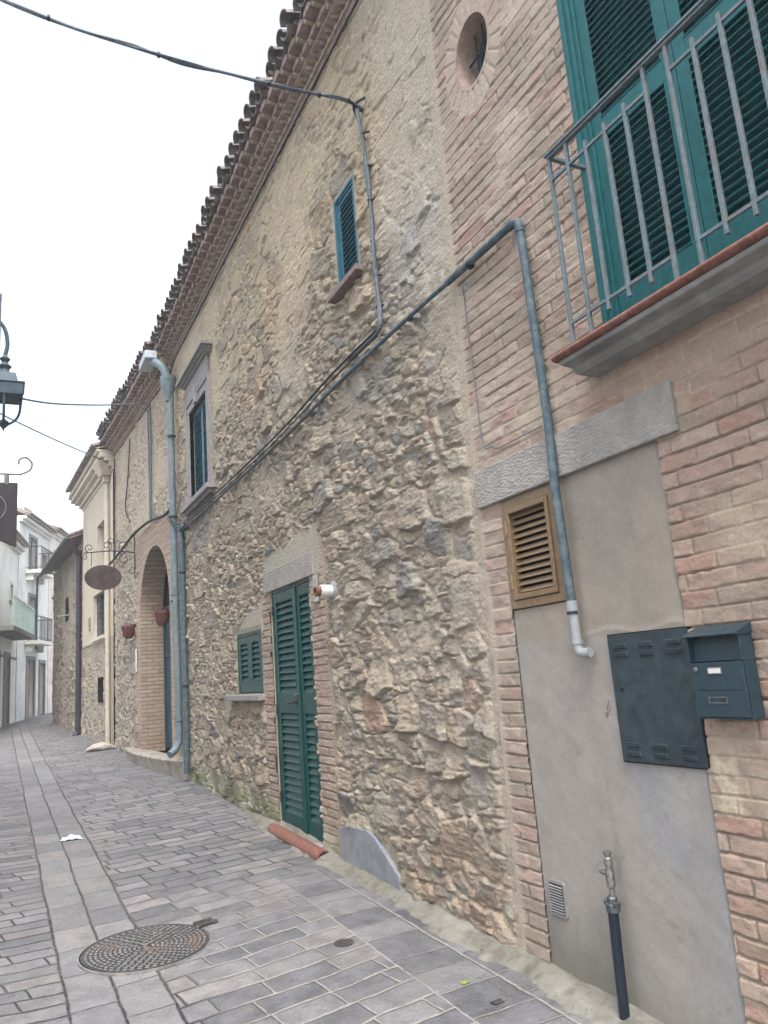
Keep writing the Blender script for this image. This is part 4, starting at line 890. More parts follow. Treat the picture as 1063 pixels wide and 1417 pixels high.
mat('green_glass', srgb(204, 226, 218), .05, .3, 4, 0)
bl = MB(f1).box(3.4, 8.2, .0, .75, 3.72, 3.88).build('balcony', M_CEM, L1, bevel=.01)
b = MB(f1); b.box(3.4, 8.2, .7, .73, 4.78, 4.82); b.box(8.16, 8.2, 0, .7, 4.78, 4.82)
for k in range(33): b.box(3.45+.145*k, 3.465+.145*k, .71, .725, 3.88, 4.78)
b.build('railing', MATS['green_glass'], bl); MB(f1).box(3.42, 8.18, .69, .697, 3.95, 4.74).build('green_screen', mat('green_glass', srgb(168, 210, 198), .05, .3, 4, 0), bl)
MB(f1).box(8.180, 8.188, .05, .69, 3.95, 4.74).build('green_screen', MATS['green_glass'], bl)
MB(f1).box(.0, 8.9, .0, .04, 3.05, 3.12).build('string_course', M_CEM, L1)
L2, f2 = house('mint_house', (.55, 32.3), R(17), 4.3, 8.6, M_MINT, 'tall narrow pale blue-green house with two small iron balconies, beyond the cream house', [(3.3, 3.9, 6.9, 7.6)], [(.9, 2.8, 6.6, .6), (.9, 2.8, 3.8, .6)], doors=[(1.3, 2.3, .8, 3.1, mat('rose_door', srgb(170, 140, 132), .08, .7, 8, .05)), (3.1, 3.8, .85, 3.0, M_WOOD), (1.4, 2.3, 6.62, 8.0, M_WOOD), (1.4, 2.3, 3.82, 5.6, mat('mauve_shutter', srgb(180, 168, 166), .08, .7, 8, .05))])
b = MB(f2); b.box(1.6, 2.4, -.9, -.3, 8.7, 9.3); b.box(1.52, 2.48, -.98, -.22, 9.3, 9.4); b.box(1.9, 2.1, -.7, -.5, 9.4, 9.8); b.build('chimney', M_CREAM, L2)
L3, f3 = house('peach_house', (1.85, 36.6), R(17), 6.0, 8.9, M_PINK, 'pale peach house with an overhanging balcony, farthest in the row', [(.6, 1.1, 7.4, 8.1)], [(.5, 2.4, 6.2, .9)], doors=[(.9, 1.8, .95, 3.1), (.9, 1.8, 6.22, 7.3, M_WOOD)])
L4, f4 = house('distant_house', (4.4, 44.5), R(60), 16.0, 9.9, M_PINK, 'hazy pale house closing the street far behind the others', [(3.0, 4.0, 4.2, 5.6), (6.0, 7.0, 4.2, 5.6)], [], depth=6, doors=[(.6, 1.6, .98, 3.2, mat('deep_blue_door', srgb(40, 62, 88), .08, .6, 8, .05))])
# houses lining the near left side: they carry the lantern, the hanging sign and the cables
N1, n1 = house('street_house', (-2.1, 4.6), 0, 7.4, 7.1, M_CREAM, 'cream house on the near left carrying the lantern and the top cable', [(1.0, 1.9, 3.9, 5.3), (5.2, 6.1, 3.9, 5.3)], [], doors=[(2.6, 3.6, .0, 2.3)])

# ================================================================== pipes and drains
b = MB(F1); P = [(3.012, .035, 3.94), (3.012, .035, 3.965)]
def pipe(name, mp, pts, r, m, label, cat, clamps=(), smooth=3, collars=(), group=None):
    b = MB(mp); b.tube(pts, r, 12, smooth=smooth)
    for (p, q) in collars: b.tube([p, q], r*1.18, 12)
    o = b.thing(name, m, label, cat, group=group, smooth=True, sharp=50)
    for (p, q) in clamps:
        c = MB(mp); c.tube([p, q], r*1.25, 12); c.build('clamp', M_DARK, o)
    return o
pipe('drain_pipe', F1, [(3.76, .055, 3.985), (3.4, .05, 3.985), (3.10, .045, 3.985), (3.03, .045, 3.975), (3.006, .045, 3.93), (2.996, .045, 3.7), (2.972, .042, 2.8), (2.962, .06, 2.45), (2.955, .05, 1.86)], .0235, M_PIPE,
     'blue-grey pipe that comes along the brick wall and drops past the bronze vent window', 'pipe', clamps=[((2.957, .051, 1.80), (2.957, .051, 1.815)), ((3.49, .05, 3.972), (3.505, .05, 3.972))], collars=[((3.003, .045, 3.90), (3.002, .045, 3.93)), ((3.06, .045, 3.985), (3.10, .045, 3.985))], smooth=2)
pipe('waste_elbow', F1, [(2.956, .050, 1.86), (2.953, .050, 1.70), (2.951, .050, 1.648), (2.945, .049, 1.622), (2.925, .047, 1.612), (2.88, .040, 1.612)], .024, M_GREYPIPE, 'light grey plastic elbow finishing the blue-grey pipe above the dark cabinet', 'pipe elbow', collars=[((2.956, .05, 1.80), (2.956, .05, 1.865)), ((2.951, .05, 1.655), (2.951, .05, 1.675))], smooth=2)
# level pipe across the stone house
pts = [(3.77, .055, 3.985), (4.2, .06, 3.99), (4.7, .06, 3.995), (5.6, .065, 3.985), (7.0, .06, 3.95), (9.0, .06, 3.955), (11.2, .06, 3.97), (11.58, .07, 3.97)]
pipe('level_pipe', F1, pts, .016, M_PIPE, 'long level blue-grey pipe crossing the whole stone house below its upper windows', 'pipe', clamps=[((s, .06, 3.975), (s+.02, .06, 3.975)) for s in (4.25, 5.9, 7.9, 9.9)], smooth=3)
# two downspouts side by side
o = pipe('downspout', F1, [(12.18, .13, 6.34), (12.18, .13, 5.0), (12.14, .125, 3.0), (12.08, .12, 1.0), (12.08, .14, .78), (12.05, .20, .68), (12.0, .28, .63)], .055, M_PIPE2, 'pale blue-grey zinc downspout with a funnel head under the eaves corner', 'downspout',
     clamps=[((12.16, .127, z), (12.16, .127, z+.025)) for z in (5.6, 4.25, 2.9)], collars=[((12.08, .12, 1.10), (12.08, .12, 1.16)), ((12.14, .125, 3.0), (12.14, .125, 3.06))], smooth=2)
b = MB(F1); b.lathe((12.18, .16, 6.34), [(.056, -.12), (.070, .0), (.12, .12), (.125, .20), (.118, .205), (.130, .25), (.130, .30)], 20); b.build('hopper', M_PIPE2, o, smooth=True, sharp=40)
b = MB(F1); b.tube([(12.18, .17, 6.60), (12.22, .22, 6.80), (12.35, .30, 6.95), (12.5, .36, 7.02)], .07, 12, smooth=3); b.build('swan_neck', M_PIPE2, o, smooth=True)
b = MB(F1); b.box(12.35, 13.0, .30, .50, 7.03, 7.17); b.build('gutter_outlet', mat('pale_gutter', srgb(176, 184, 190), .08, .6, 20, .1), o, bevel=.015)
pipe('downspout', F1, [(11.58, .07, 3.97), (11.66, .075, 4.02), (11.76, .08, 3.99), (11.80, .08, 3.85), (11.78, .08, 2.5), (11.75, .08, .9), (11.75, .09, .36)], .045, M_PIPE, 'darker thin downspout taking the level pipe down, right of the zinc one', 'downspout', smooth=3,
     clamps=[((11.79, .08, 3.3), (11.79, .08, 3.32)), ((11.76, .08, 1.6), (11.76, .08, 1.62))])
o = pipe('downspout', F2, [(5.75, .12, 6.5), (5.75, .10, 4.0), (5.75, .10, .5)], .05, mat('beige_pipe', srgb(190, 180, 164), .08, .7, 10, .05), 'beige downspout with a box head on the seam of the pale plastered house', 'downspout', smooth=0)
b = MB(F2); b.hexa([(5.55, .05, 6.55), (5.95, .05, 6.55), (5.95, .25, 6.55), (5.55, .25, 6.55), (5.40, .03, 6.85), (6.1, .03, 6.85), (6.1, .38, 6.85), (5.40, .38, 6.85)]); b.box(5.66, 5.84, .06, .2, 6.40, 6.55); b.build('hopper', MATS['beige_pipe'], o, bevel=.01)
pipe('black_downspout', F2, [(10.0, .30, 5.72), (10.15, .13, 5.45), (10.2, .10, 5.2), (10.25, .10, 1.0), (10.25, .12, .62), (10.2, .2, .5)], .075, mat('dark_brown_pipe', srgb(52, 50, 62), .12, .5, 20, .05), 'black downspout between the pale plastered house and the far stone house', 'downspout', smooth=2, clamps=[((10.22, .10, 3.4), (10.22, .10, 3.43))])
# gas riser: dark plastic sleeve, brass and steel fittings
b = MB(F1); b.tube([(2.935, .065, -.06), (2.932, .065, .1), (2.922, .065, .475)], .024, 14); rs_ = b.thing('gas_riser', mat('dark_blue_sleeve', srgb(22, 34, 46), .08, .35, 20, .02, spec=.5), 'dark blue plastic riser topped by a steel valve, standing in front of the cement panel', 'pipe', smooth=True, sharp=50)
b = MB(F1); b.lathe((2.919, .065, .515), [(.030, -.05), (.033, -.045), (.033, -.012), (.026, -.01), (.026, .012), (.019, .02)], 6); b.box(2.885, 2.955, .045, .085, .495, .515); b.build('coupling', mat('dull_zinc', srgb(96, 102, 106), .15, .45, 50, .1, metal=.6), rs_, bevel=.003)
b = MB(F1); b.lathe((2.912, .065, .62), [(.013, -.09), (.013, -.05), (.019, -.045), (.021, .0), (.019, .02), (.016, .022), (.016, .045), (.020, .047), (.020, .075), (.015, .08), (.015, .093), (.020, .095), (.020, .104)], 14); b.tube([(2.912, .065, .622), (2.950, .068, .63), (2.972, .07, .632)], [.014, .012, .008], 10)
b.build('valve', M_STEEL, rs_, smooth=True, sharp=30)
# small grille low in the cement panel
b = MB(F1); s0, s1, z0, z1 = 3.332, 3.470, .325, .497; rr = .02
def rrect(s0, s1, z0, z1, r, n=5):
    o = []
    for cx_, cz_, a0 in ((s1-r, z1-r, 0), (s0+r, z1-r, 90), (s0+r, z0+r, 180), (s1-r, z0+r, 270)):
        for k in range(n+1): o.append((cx_+r*math.cos(R(a0+90*k/n)), cz_+r*math.sin(R(a0+90*k/n))))
    return o
b.poly(rrect(s0, s1, z0, z1, rr), -.006, .006); gv = b.thing('air_grille', mat('pale_grille', srgb(150, 150, 148), .06, .45, 30, .02, metal=.3), 'small pale louvred air grille low on the cement panel near the paving', 'grille', bevel=.002)
b = MB(F1); 
for k in range(10): b.slat(s0+.018, s1-.018, .007, z0+.026+k*.0133, .013, .003, R(-35))
b.build('louvre', MATS['pale_grille'], gv)
MB(F1).box(s0+.016, s1-.016, .0062, .0068, z0+.016, z1-.016).build('dark_backing', M_BLACK, gv)
# faint pencilled marks on the cement left of the cabinet
b = MB(F1); cx_, cz_ = MARK; b.box(cx_-.014, cx_+.014, .0, .0022, cz_-.0016, cz_+.0016); b.box(cx_-.0016, cx_+.0016, .0, .0024, cz_-.016, cz_+.010)
b.build('pencil_cross', M_MARK, BH)
b = MB(F1); b.tube([(cx_-.018+.011*math.cos(k*.5236), .001, cz_+.026+.013*math.sin(k*.5236)) for k in range(13)], .0013, 5); b.build('pencil_ring', M_MARK, BH)
b = MB(F1); b.tube([(cx_-.004, .001, cz_+.062), (cx_-.014, .001, cz_+.048), (cx_-.022, .001, cz_+.050), (cx_-.028, .001, cz_+.064)], .0013, 5, smooth=3); b.build('pencil_hook', M_MARK, BH)
# meter cabinet
s0, s1, z0, z1 = 2.308, 2.782, 1.121, 1.680
b = MB(F1); b.box(s0, s1, -.02, .016, z0, z1); mc = b.thing('meter_cabinet', M_CAB, 'flat dark slate-blue metal cabinet door with pressed vents, left of the letterbox', 'meter cabinet', bevel=.002)
b = MB(F1); b.box(s0-.006, s1+.006, -.01, .008, z0-.006, z1+.006); b.build('frame', M_BLACK, mc)
for zz in (1.628, 1.590, 1.195, 1.156):
    for ss in (2.385, 2.545, 2.700):
        w_, hh = .042, .013; b = MB(F1)
        b.hexa([(ss-w_, .0155, zz-hh), (ss+w_, .0155, zz-hh), (ss+w_, .0155, zz+hh), (ss-w_, .0155, zz+hh), (ss-w_+.004, .024, zz-hh+.004), (ss+w_-.004, .024, zz-hh+.004), (ss+w_-.005, .029, zz+hh-.004), (ss-w_+.005, .029, zz+hh-.004)])
        b.build('pressed_vent', M_CAB, mc, bevel=.002)
b = MB(F1); b.lathe((2.727, .016, 1.435), [(.0085, -.005), (.0085, .002), (.006, .0025)], 14, 'd'); b.build('lock', M_BLACK, mc)
# letterbox
s0, s1, z0, z1, D = 1.995, 2.242, 1.328, 1.640, .100
b = MB(F1); zf = 1.537
b.box(s0, s1, .026, D-.012, z0, zf); b.box(s0, s0+.004, .026, D, zf, z1); b.box(s1-.004, s1, .026, D, zf, z1); b.box(s0+.004, s1-.004, .026, .06, zf, z1); b.box(s0, s1, .026, D, z0-.004, z0)
mb = b.thing('letterbox', M_NAVY, 'navy blue steel letterbox with a sloping lid, right of the meter cabinet', 'letterbox', bevel=.002)
MB(F1).box(s0+.004, s1-.004, D-.011, D, z0+.003, zf-.002).build('door', M_NAVY, mb, bevel=.002)
b = MB(F1); b.hexa([(s0-.004, .024, z1+.035), (s1+.004, .024, z1+.035), (s1+.004, D+.022, z1-.003), (s0-.004, D+.022, z1-.003), (s0-.004, .024, z1+.038), (s1+.004, .024, z1+.038), (s1+.004, D+.022, z1+.000), (s0-.004, D+.022, z1+.0)])
for s in (s0-.004, s1+.001): b.add([(s, .026, z1+.034), (s, .026, z1-.006), (s, D+.020, z1-.006), (s+.003, .026, z1+.034), (s+.003, .026, z1-.006), (s+.003, D+.020, z1-.006)], [(0, 1, 2), (5, 4, 3), (0, 3, 4, 1), (1, 4, 5, 2), (2, 5, 3, 0)])
b.build('lid', M_NAVY, mb)
MB(F1).hexa([(s0+.004, .061, z1-.01), (s1-.004, .061, z1-.01), (s1-.004, .064, z1-.01), (s0+.004, .064, z1-.01), (s0+.004, .075, zf+.004), (s1-.004, .075, zf+.004), (s1-.004, .078, zf+.004), (s0+.004, .078, zf+.004)]).build('inner_flap', M_NAVY, mb)
b = MB(F1); b.lathe((2.215, D, 1.512), [(.0095, .0), (.0095, .004), (.007, .006)], 16, 'd'); b.build('lock', M_STEEL, mb, smooth=True, sharp=40)
b = MB(F1); b.box(2.092, 2.158, D, D+.004, 1.492, 1.518); np_ = b.build('name_holder', M_STEEL, mb, bevel=.001); MB(F1).box(2.097, 2.153, D+.0042, D+.005, 1.496, 1.514).build('card', M_WHITE, np_)
b = MB(F1)
for q in ((2.088, 2.092, 1.383, 1.407), (2.170, 2.174, 1.383, 1.407), (2.092, 2.170, 1.383, 1.386), (2.092, 2.170, 1.404, 1.407)): b.box(q[0], q[1], D, D+.003, q[2], q[3])
b.build('view_slot', M_STEEL, mb); MB(F1).box(s0+.02, s1-.02, D+.0004, D+.001, 1.431, 1.433).build('crease', M_BLACK, mb)
# white wall lamp by the green door
b = MB(F1); b.lathe((6.02, .02, 2.30), [(.085, -.02), (.085, .0), (.06, .018), (.05, .02)], 24, 'd'); wl = b.thing('wall_lamp', mat('lamp_base', srgb(140, 142, 142), .06, .6, 20, .05), 'round white lamp holder with an open front sticking out beside the green door', 'wall lamp', smooth=True, sharp=30)
b = MB(F1); b.lathe((6.02, .04, 2.30), [(.052, .0), (.054, .10), (.050, .102)], 24, 'd'); b.build('collar', M_WHITE, wl, smooth=True, sharp=30)
b = MB(F1); b.lathe((6.02, .142, 2.30), [(.046, .0), (.046, .045), (.034, .048), (.034, .01)], 20, 'd'); b.build('socket', mat('copper_socket', srgb(150, 112, 92), .3, .4, 60, .1, metal=.5), wl, smooth=True, sharp=30)
# two house-number tiles
def plate(z0, z1, s0, s1, label, marks):
    b = MB(F1); b.poly(rrect(s0, s1, z0, z1, .012, 3), .012, .026); o = b.thing('number_tile', mat('tile_grey', srgb(120, 126, 122), .05, .5, 30, .02), label, 'sign', bevel=.002)
    b = MB(F1); b.poly(rrect(s0+.012, s1-.012, z0+.012, z1-.012, .008, 3), .026, .0285); f = b.build('face', mat('tile_face', srgb(184, 186, 178), .04, .4, 30, .02), o)
    b = MB(F1)
    for q in marks: b.box(q[0], q[1], .0287, .0295, q[2], q[3])
    b.build('lettering', M_DARK, o); return o
plate(2.375, 2.500, 6.36, 6.475, 'upper of the two small pale tiles fixed beside the top of the green door', [(6.385, 6.45, 2.40+.016*k, 2.405+.016*k) for k in range(5)])
o = plate(2.245, 2.362, 6.36, 6.475, 'lower of the two small pale tiles beside the green door, bearing a number', [])
ob = [c for c in o.children if c.name.startswith('lettering')][0]; bpy.data.objects.remove(ob)
b = MB(F1)    # figure 7-like stroke seen on the lower tile
b.poly([(6.44, 2.275), (6.43, 2.275), (6.415, 2.33), (6.40, 2.33), (6.40, 2.337), (6.426, 2.337)], .0287, .0295); b.box(6.398, 6.44, .0287, .0295, 2.292, 2.298); b.build('numeral', M_DARK, o)
# half-round clay tile at the threshold
b = MB(F1); b.coppo((6.42, .082, .105), (1, 0, .03), 1.36, .070, .014, .066, n=10)
b.thing('threshold_tile', M_TERRA, 'terracotta half-round tile lying along the threshold of the green door', 'roof tile', smooth=True, sharp=50)

# ================================================================== cables
def cable(pts, r, m, label, mp=FW, smooth=5, n=7, extra=(), cat='cable', name='cable'):
    b = MB(mp); b.tube(pts, r, n, smooth=smooth)
    for e in extra: b.tube(e, r*.7, 6, smooth=smooth)
    return b.thing(name, m, label, cat, smooth=True, sharp=60)
A = [(2.52, 4.778, 6.076), (2.344, 4.811, 6.129), (1.997, 4.868, 6.153), (1.551, 4.94, 6.196), (1.123, 5.01, 6.244), (.788, 5.064, 6.305), (.366, 5.132, 6.388), (.029, 5.187, 6.489), (-.57, 5.284, 6.657), (-1.2, 5.39, 6.82), (-2.1, 5.54, 7.0)]
tw = lambda P, k, a: [(p[0]+a*math.sin(i*2.1+k), p[1]+a*math.cos(i*1.7+k), p[2]+a*math.sin(i*2.9+k*2)) for i, p in enumerate(P)]
o = cable(A, .012, M_CABLEG, 'thick twisted overhead cable crossing the sky at the top of the photo', extra=(tw(A, 0, .014), tw(A, 2, .016)))
for k, f in enumerate((.15, .35, .62, .83)):
    b = MB(FW); i = int(f*(len(A)-3)); p = A[i]; q = A[i+1]; m_ = [(p[j]+q[j])/2 for j in range(3)]; b.tube([m_, [m_[0]+.02, m_[1], m_[2]]], .022, 7); b.build('tie', M_CABLE, o)
V = [(4.80, .05, 6.10), (4.79, .06, 6.0), (4.76, .05, 5.75), (4.735, .045, 5.45), (4.74, .04, 5.1), (4.735, .045, 4.7), (4.725, .045, 4.4), (4.70, .05, 4.2), (4.73, .06, 4.10), (4.95, .06, 4.085), (5.3, .055, 4.09)]
tw2 = lambda P, k, a: [(p[0]+a*math.sin(i*2.1+k), p[1]+abs(a*math.cos(i*1.7+k)), p[2]) for i, p in enumerate(P)]
o = cable(V, .014, M_CABLEG, 'cable bundle clipped vertically down the stone wall right of the high window', F1, extra=(tw2(V, 1, .014),))
b = MB(F1)
for z in (5.8, 5.5, 5.2, 4.85, 4.55, 4.3): MB(F1).tube([(4.70, .02, z), (4.745, .055, z+.01), (4.79, .02, z)], .010, 6).build('clip', M_DARK, o)
b.tube([(4.82, .0, 6.08), (4.76, .16, 6.10)], .013, 8); b.tube([(4.72, .02, 6.13), (4.80, .09, 6.09), (4.88, .02, 6.06)], .011, 8, smooth=3); b.build('anchor', M_DARK, o)
E = [(3.86, .05, 6.88), (4.6, .045, 6.99), (5.5, .04, 7.015), (8, .04, 7.02), (10.5, .04, 7.01), (11.9, .05, 6.98), (12.5, .08, 6.80)]
cable(E, .010, M_CABLE, 'thin black cable running along the top of the stone wall under the eave', F1)
H = [(4.74, .07, 4.11), (5.6, .09, 4.09), (7, .085, 4.03), (9.2, .085, 4.025), (11.0, .085, 4.05), (11.9, .09, 4.08), (12.2, .20, 4.28), (12.5, .12, 4.40)]
cable(H, .010, M_CABLE, 'black cable strung just above the level pipe on the stone house', F1, extra=([(p[0], p[1], p[2]-.05) for p in H],))
G = [(-.3, .15, 4.42), (.4, .10, 4.46), (1.6, .09, 4.60), (2.9, .10, 4.60), (4.1, .10, 4.50), (5.3, .12, 4.40)]
o = cable(G, .022, M_CABLE, 'thick sagging cable bundle over the brick arch', F2, extra=(tw2(G, 2, .03), tw2(G, 4, .03)))
cable([(1.50, .06, 6.85), (1.50, .05, 6.2), (1.52, .05, 5.4), (1.56, .06, 4.62)], .020, M_CABLEG, 'grey conduit running down the arched house from the eave to the sagging cables', F2, extra=([(1.66, .06, 6.8), (1.65, .05, 5.6), (1.66, .05, 4.6)],))
cable([(3.35, .06, 6.75), (3.45, .05, 6.5), (3.7, .04, 5.9), (3.95, .04, 5.4), (3.5, .04, 5.0)], .012, M_CABLE, 'thin dark cable wandering down the arched house left of the grey conduit', F2)
cable([(5.1, .06, 6.8), (5.05, .05, 6.3), (5.12, .05, 5.6), (5.1, .05, 4.5)], .013, M_CABLE, 'thin cable down the left end of the arched house beside the box head', F2)
c2 = [(.115, 9.0, 4.93), (.172, 9.169, 4.957), (.49, 9.913, 5.20), (.911, 10.898, 5.57), (1.443, 12.144, 6.06), (2.42, 14.45, 7.0)]
cable(c2, .012, M_CABLEG, 'upper of the two cables from the lantern to the arched house')
c3 = [(-2.05, 7.7, 5.3), (-.9, 10.4, 5.62), (-.092, 12.466, 5.899), (.114, 12.974, 5.97), (.589, 14.149, 6.148), (1.175, 15.595, 6.381), (2.244, 18.236, 6.839)]
cable(c3, .012, M_CABLEG, 'lower, longer cable sloping down behind the lantern to the box head')
cable([(3.06, .02, 2.80), (3.2, .03, 2.795), (3.45, .02, 2.80), (3.52, .012, 2.83), (3.60, .02, 2.87), (3.62, .02, 3.2), (3.64, .02, 3.9)], .0035, M_CABLEG, 'hair-thin wire loop on the brick wall above the stone lintel', F1)

# ================================================================== oval sign on its wrought bracket
SB = 3.15
def scroll(c, r0, turns, a0, n=26, sgn=1, rend=.25):   # in the plane of the bracket: (d, z)
    return [(SB, c[0]+r0*(1-(1-rend)*k/n)*math.cos(a0+sgn*turns*2*math.pi*k/n), c[1]+r0*(1-(1-rend)*k/n)*math.sin(a0+sgn*turns*2*math.pi*k/n)) for k in range(n+1)]
o = root('hanging_sign', F2(SB, 0, 4.1), 'oval brown wooden sign hanging from a scrolled black iron bracket beside the arch', 'sign')
b = MB(F2)
b.tube([(SB, .02, 3.78), (SB, .02, 4.62)], .014, 8); b.tube([(SB, .02, 4.30), (SB, .45, 4.33), (SB, .98, 4.28)], .012, 8, smooth=4)
b.tube(scroll((.22, 4.43), .13, 1.1, R(-100)), .009, 6); b.tube(scroll((.22, 4.17), .12, 1.1, R(100), sgn=-1), .009, 6); b.tube(scroll((.09, 3.93), .08, 1.1, R(90)), .009, 6)
b.tube(scroll((.55, 4.43), .11, 1.2, R(-90), sgn=-1), .009, 6); b.tube(scroll((.88, 4.38), .09, 1.2, R(-90)), .009, 6); b.tube(scroll((.47, 4.52), .08, 1.1, R(-60)), .008, 6)
b.tube(scroll((.98, 4.20), .06, 1.1, R(90)), .008, 6); b.tube(scroll((.03, 4.66), .05, 1.0, R(-90)), .008, 6)
for d in (.42, .84): b.tube([(SB, d, 4.30), (SB, d, 4.02)], .007, 6)
b.build('bracket', M_DARK, o, smooth=True)
b = MB(F2); n = 40; vs = []
for dd in (-.018, .018):
    for k in range(n): a = 2*math.pi*k/n; vs.append((SB+dd, .625+.345*math.cos(a), 3.80+.245*math.sin(a)))
b.add(vs, [tuple(range(n)), tuple(range(2*n-1, n-1, -1))]+[(k, (k+1) % n, n+(k+1) % n, n+k) for k in range(n)])
b.build('sign_board', mat('sign_wood', srgb(68, 56, 56), .22, .7, 7, .2, 30, stain=srgb(92, 82, 84), stain_amt=.6, stain_scale=5), o, bevel=.006)
# terracotta pots on the arch
def pot(s, d, z, label, r=.13):
    o = root('flower_pot', F2(s, d, z), label, 'flower pot', 'half-round pots hung by the arch')
    b = MB(F2); b.lathe((s, d, z), [(r*.45, 0), (r*.8, .07), (r, .20), (r*1.08, .205), (r*1.08, .25), (r*.95, .25), (r*.9, .19)], 18); b.build('bowl', M_TERRA2, o, smooth=True, sharp=40)
    b = MB(F2); b.tube([(s, .0, z+.27), (s, d-.02, z+.27)], .008, 6); b.tube([(s, .01, z+.1), (s, .01, z+.3)], .008, 6); b.build('hanger', M_DARK, o); return o
M_TERRA2 = mat('dusky_terracotta', srgb(104, 62, 62), .15, .75, 20, .15)
pot(3.22, .14, 2.60, 'dusky red pot hung on the bare wall left of the arch')
pot(.62, .10, 2.62, 'dusky red pot hung in the arch opening by the downspouts', .125)
MB(F2).box(3.04, 3.10, .02, .04, 1.95, 2.38).thing('white_strip', M_WHITE, 'narrow white strip fixed on the wall below the left flower pot', 'strip')
# rolled sack at the wall foot
b = MB(F2)
def ovl(cs, cd, cz, L, w, h, n=14, m=12):
    vs = []
    for i in range(n+1):
        t = i/n; e = math.sin(math.pi*min(max(t*1., .02), .98))**.35
        for k in range(m):
            a = 2*math.pi*k/m; wob = 1+.12*math.sin(t*9+k*1.3)
            vs.append((cs+.09*math.sin(t*3.1)+w*e*math.cos(a)*wob, cd-L/2+L*t, cz+h*.5*e*(1+math.sin(a)*wob)))
    b.add(vs, [(i*m+k, i*m+(k+1) % m, (i+1)*m+(k+1) % m, (i+1)*m+k) for i in range(n) for k in range(m)]+[tuple(range(m)), tuple(n*m+k for k in range(m-1, -1, -1))])
ovl(5.2, .33, .40, .60, .14, .17)
b.thing('sand_sack', mat('sack_cloth', srgb(170, 162, 152), .12, .9, 14, .4, 40), 'pale rolled sack lying on the paving under the oval sign', 'sack', smooth=True)

# ================================================================== street lantern and iron panel sign on the left
o = root('street_lantern', (-.02, 9, 4.5), 'weathered blue-green street lantern on a wall bracket, cut by the left edge of the photo', 'street lamp')
cx_ = -.03
b = MB(); 
def frus(b, c, w0, w1, z0, z1): b.hexa([(c[0]-w0, c[1]-w0, z0), (c[0]+w0, c[1]-w0, z0), (c[0]+w0, c[1]+w0, z0), (c[0]-w0, c[1]+w0, z0), (c[0]-w1, c[1]-w1, z1), (c[0]+w1, c[1]-w1, z1), (c[0]+w1, c[1]+w1, z1), (c[0]-w1, c[1]+w1, z1)])
M_LAMP = mat('lantern_paint', srgb(58, 78, 90), .16, .5, 20, .1, stain=srgb(58, 74, 84), stain_amt=.5)
c_ = (cx_, 9.0); frus(b, c_, .185, .195, 4.88, 5.015); frus(b, c_, .205, .205, 5.016, 5.03); frus(b, c_, .14, .11, 5.03, 5.16); b.build('cap', M_LAMP, o, bevel=.006)
b = MB(); b.lathe((cx_, 9, 5.15), [(.11, 0), (.05, .05), (.045, .08), (.07, .11), (.05, .13), (.03, .16), (.055, .20), (.03, .23), (.016, .25)], 16); b.build('finial', M_LAMP, o, smooth=True, sharp=50)
b = MB()
for sx in (-1, 1):
    b.tube([(cx_+sx*.165, 9, 4.89), (cx_+sx*.16, 9, 4.74), (cx_+sx*.12, 9, 4.64), (cx_+sx*.04, 9, 4.58), (cx_, 9, 4.57)], .014, 8, smooth=4)
    b.tube([(cx_, 9+sx*.165, 4.89), (cx_, 9+sx*.16, 4.74), (cx_, 9+sx*.12, 4.64), (cx_, 9+sx*.04, 4.58), (cx_, 9, 4.57)], .014, 8, smooth=4)
b.lathe((cx_, 9, 4.50), [(.004, 0), (.012, .03), (.05, .07), (.06, .10), (.03, .13)], 14); b.build('cradle', M_LAMP, o, smooth=True)
b = MB(); b.tube([(cx_, 9, 5.40), (cx_+.02, 9, 5.55), (cx_-.03, 9, 5.75), (cx_-.2, 9, 5.86), (cx_-.6, 9, 5.84), (-2.1, 9, 5.75)], .022, 10, smooth=5); b.tube([(-2.08, 9, 5.2), (-1.5, 9, 5.45), (-.9, 9, 5.82)], .014, 8, smooth=4); b.build('arm', M_LAMP, o, smooth=True)
b = MB(); b.box(-.16, -.082, 8.97, 9.0, 4.95, 6.05); b.box(-.162, -.08, 8.968, 9.002, 6.05, 6.13); b.build('bracket_post', M_LAMP, o, bevel=.004)
o = root('iron_panel_sign', (-.3, 11, 3.6), 'dark purple-brown sign panel under a curled iron rod at the left edge', 'sign')
b = MB(); b.tube([(-2.1, 11, 4.53), (-.6, 11, 4.55), (.10, 11, 4.55), (.20, 11, 4.56), (.30, 11, 4.62), (.32, 11, 4.72), (.25, 11, 4.79), (.17, 11, 4.76), (.16, 11, 4.69)], .013, 8, smooth=5)
for x in (.02, -.75): b.tube([(x, 11, 4.55), (x, 11, 4.40)], .030, 8)
b.build('rod', mat('pale_iron', srgb(120, 116, 116), .12, .6, 20, .1), o, smooth=True)
b = MB(); P_ = [(-.95, 4.42), (.155, 4.43), (.155, 3.555), (-.40, 3.80), (-.95, 3.555)]; n = len(P_)
b.add([(x, 10.98, z) for x, z in P_]+[(x, 11.02, z) for x, z in P_], [tuple(range(n)), tuple(range(2*n-1, n-1, -1))]+[(i, (i+1) % n, n+(i+1) % n, n+i) for i in range(n)])
pn = b.build('panel', mat('purple_brown_panel', srgb(50, 44, 50), .14, .6, 9, .15, stain=srgb(66, 58, 64), stain_amt=.4), o, bevel=.006)
b = MB(); n = 40
b.tube([(-.40+.42*math.cos(2*math.pi*k/n), 10.975, 4.08+.27*math.sin(2*math.pi*k/n)) for k in range(n+1)], .009, 6); b.build('raised_ring', MATS['pale_iron'], pn, smooth=True)
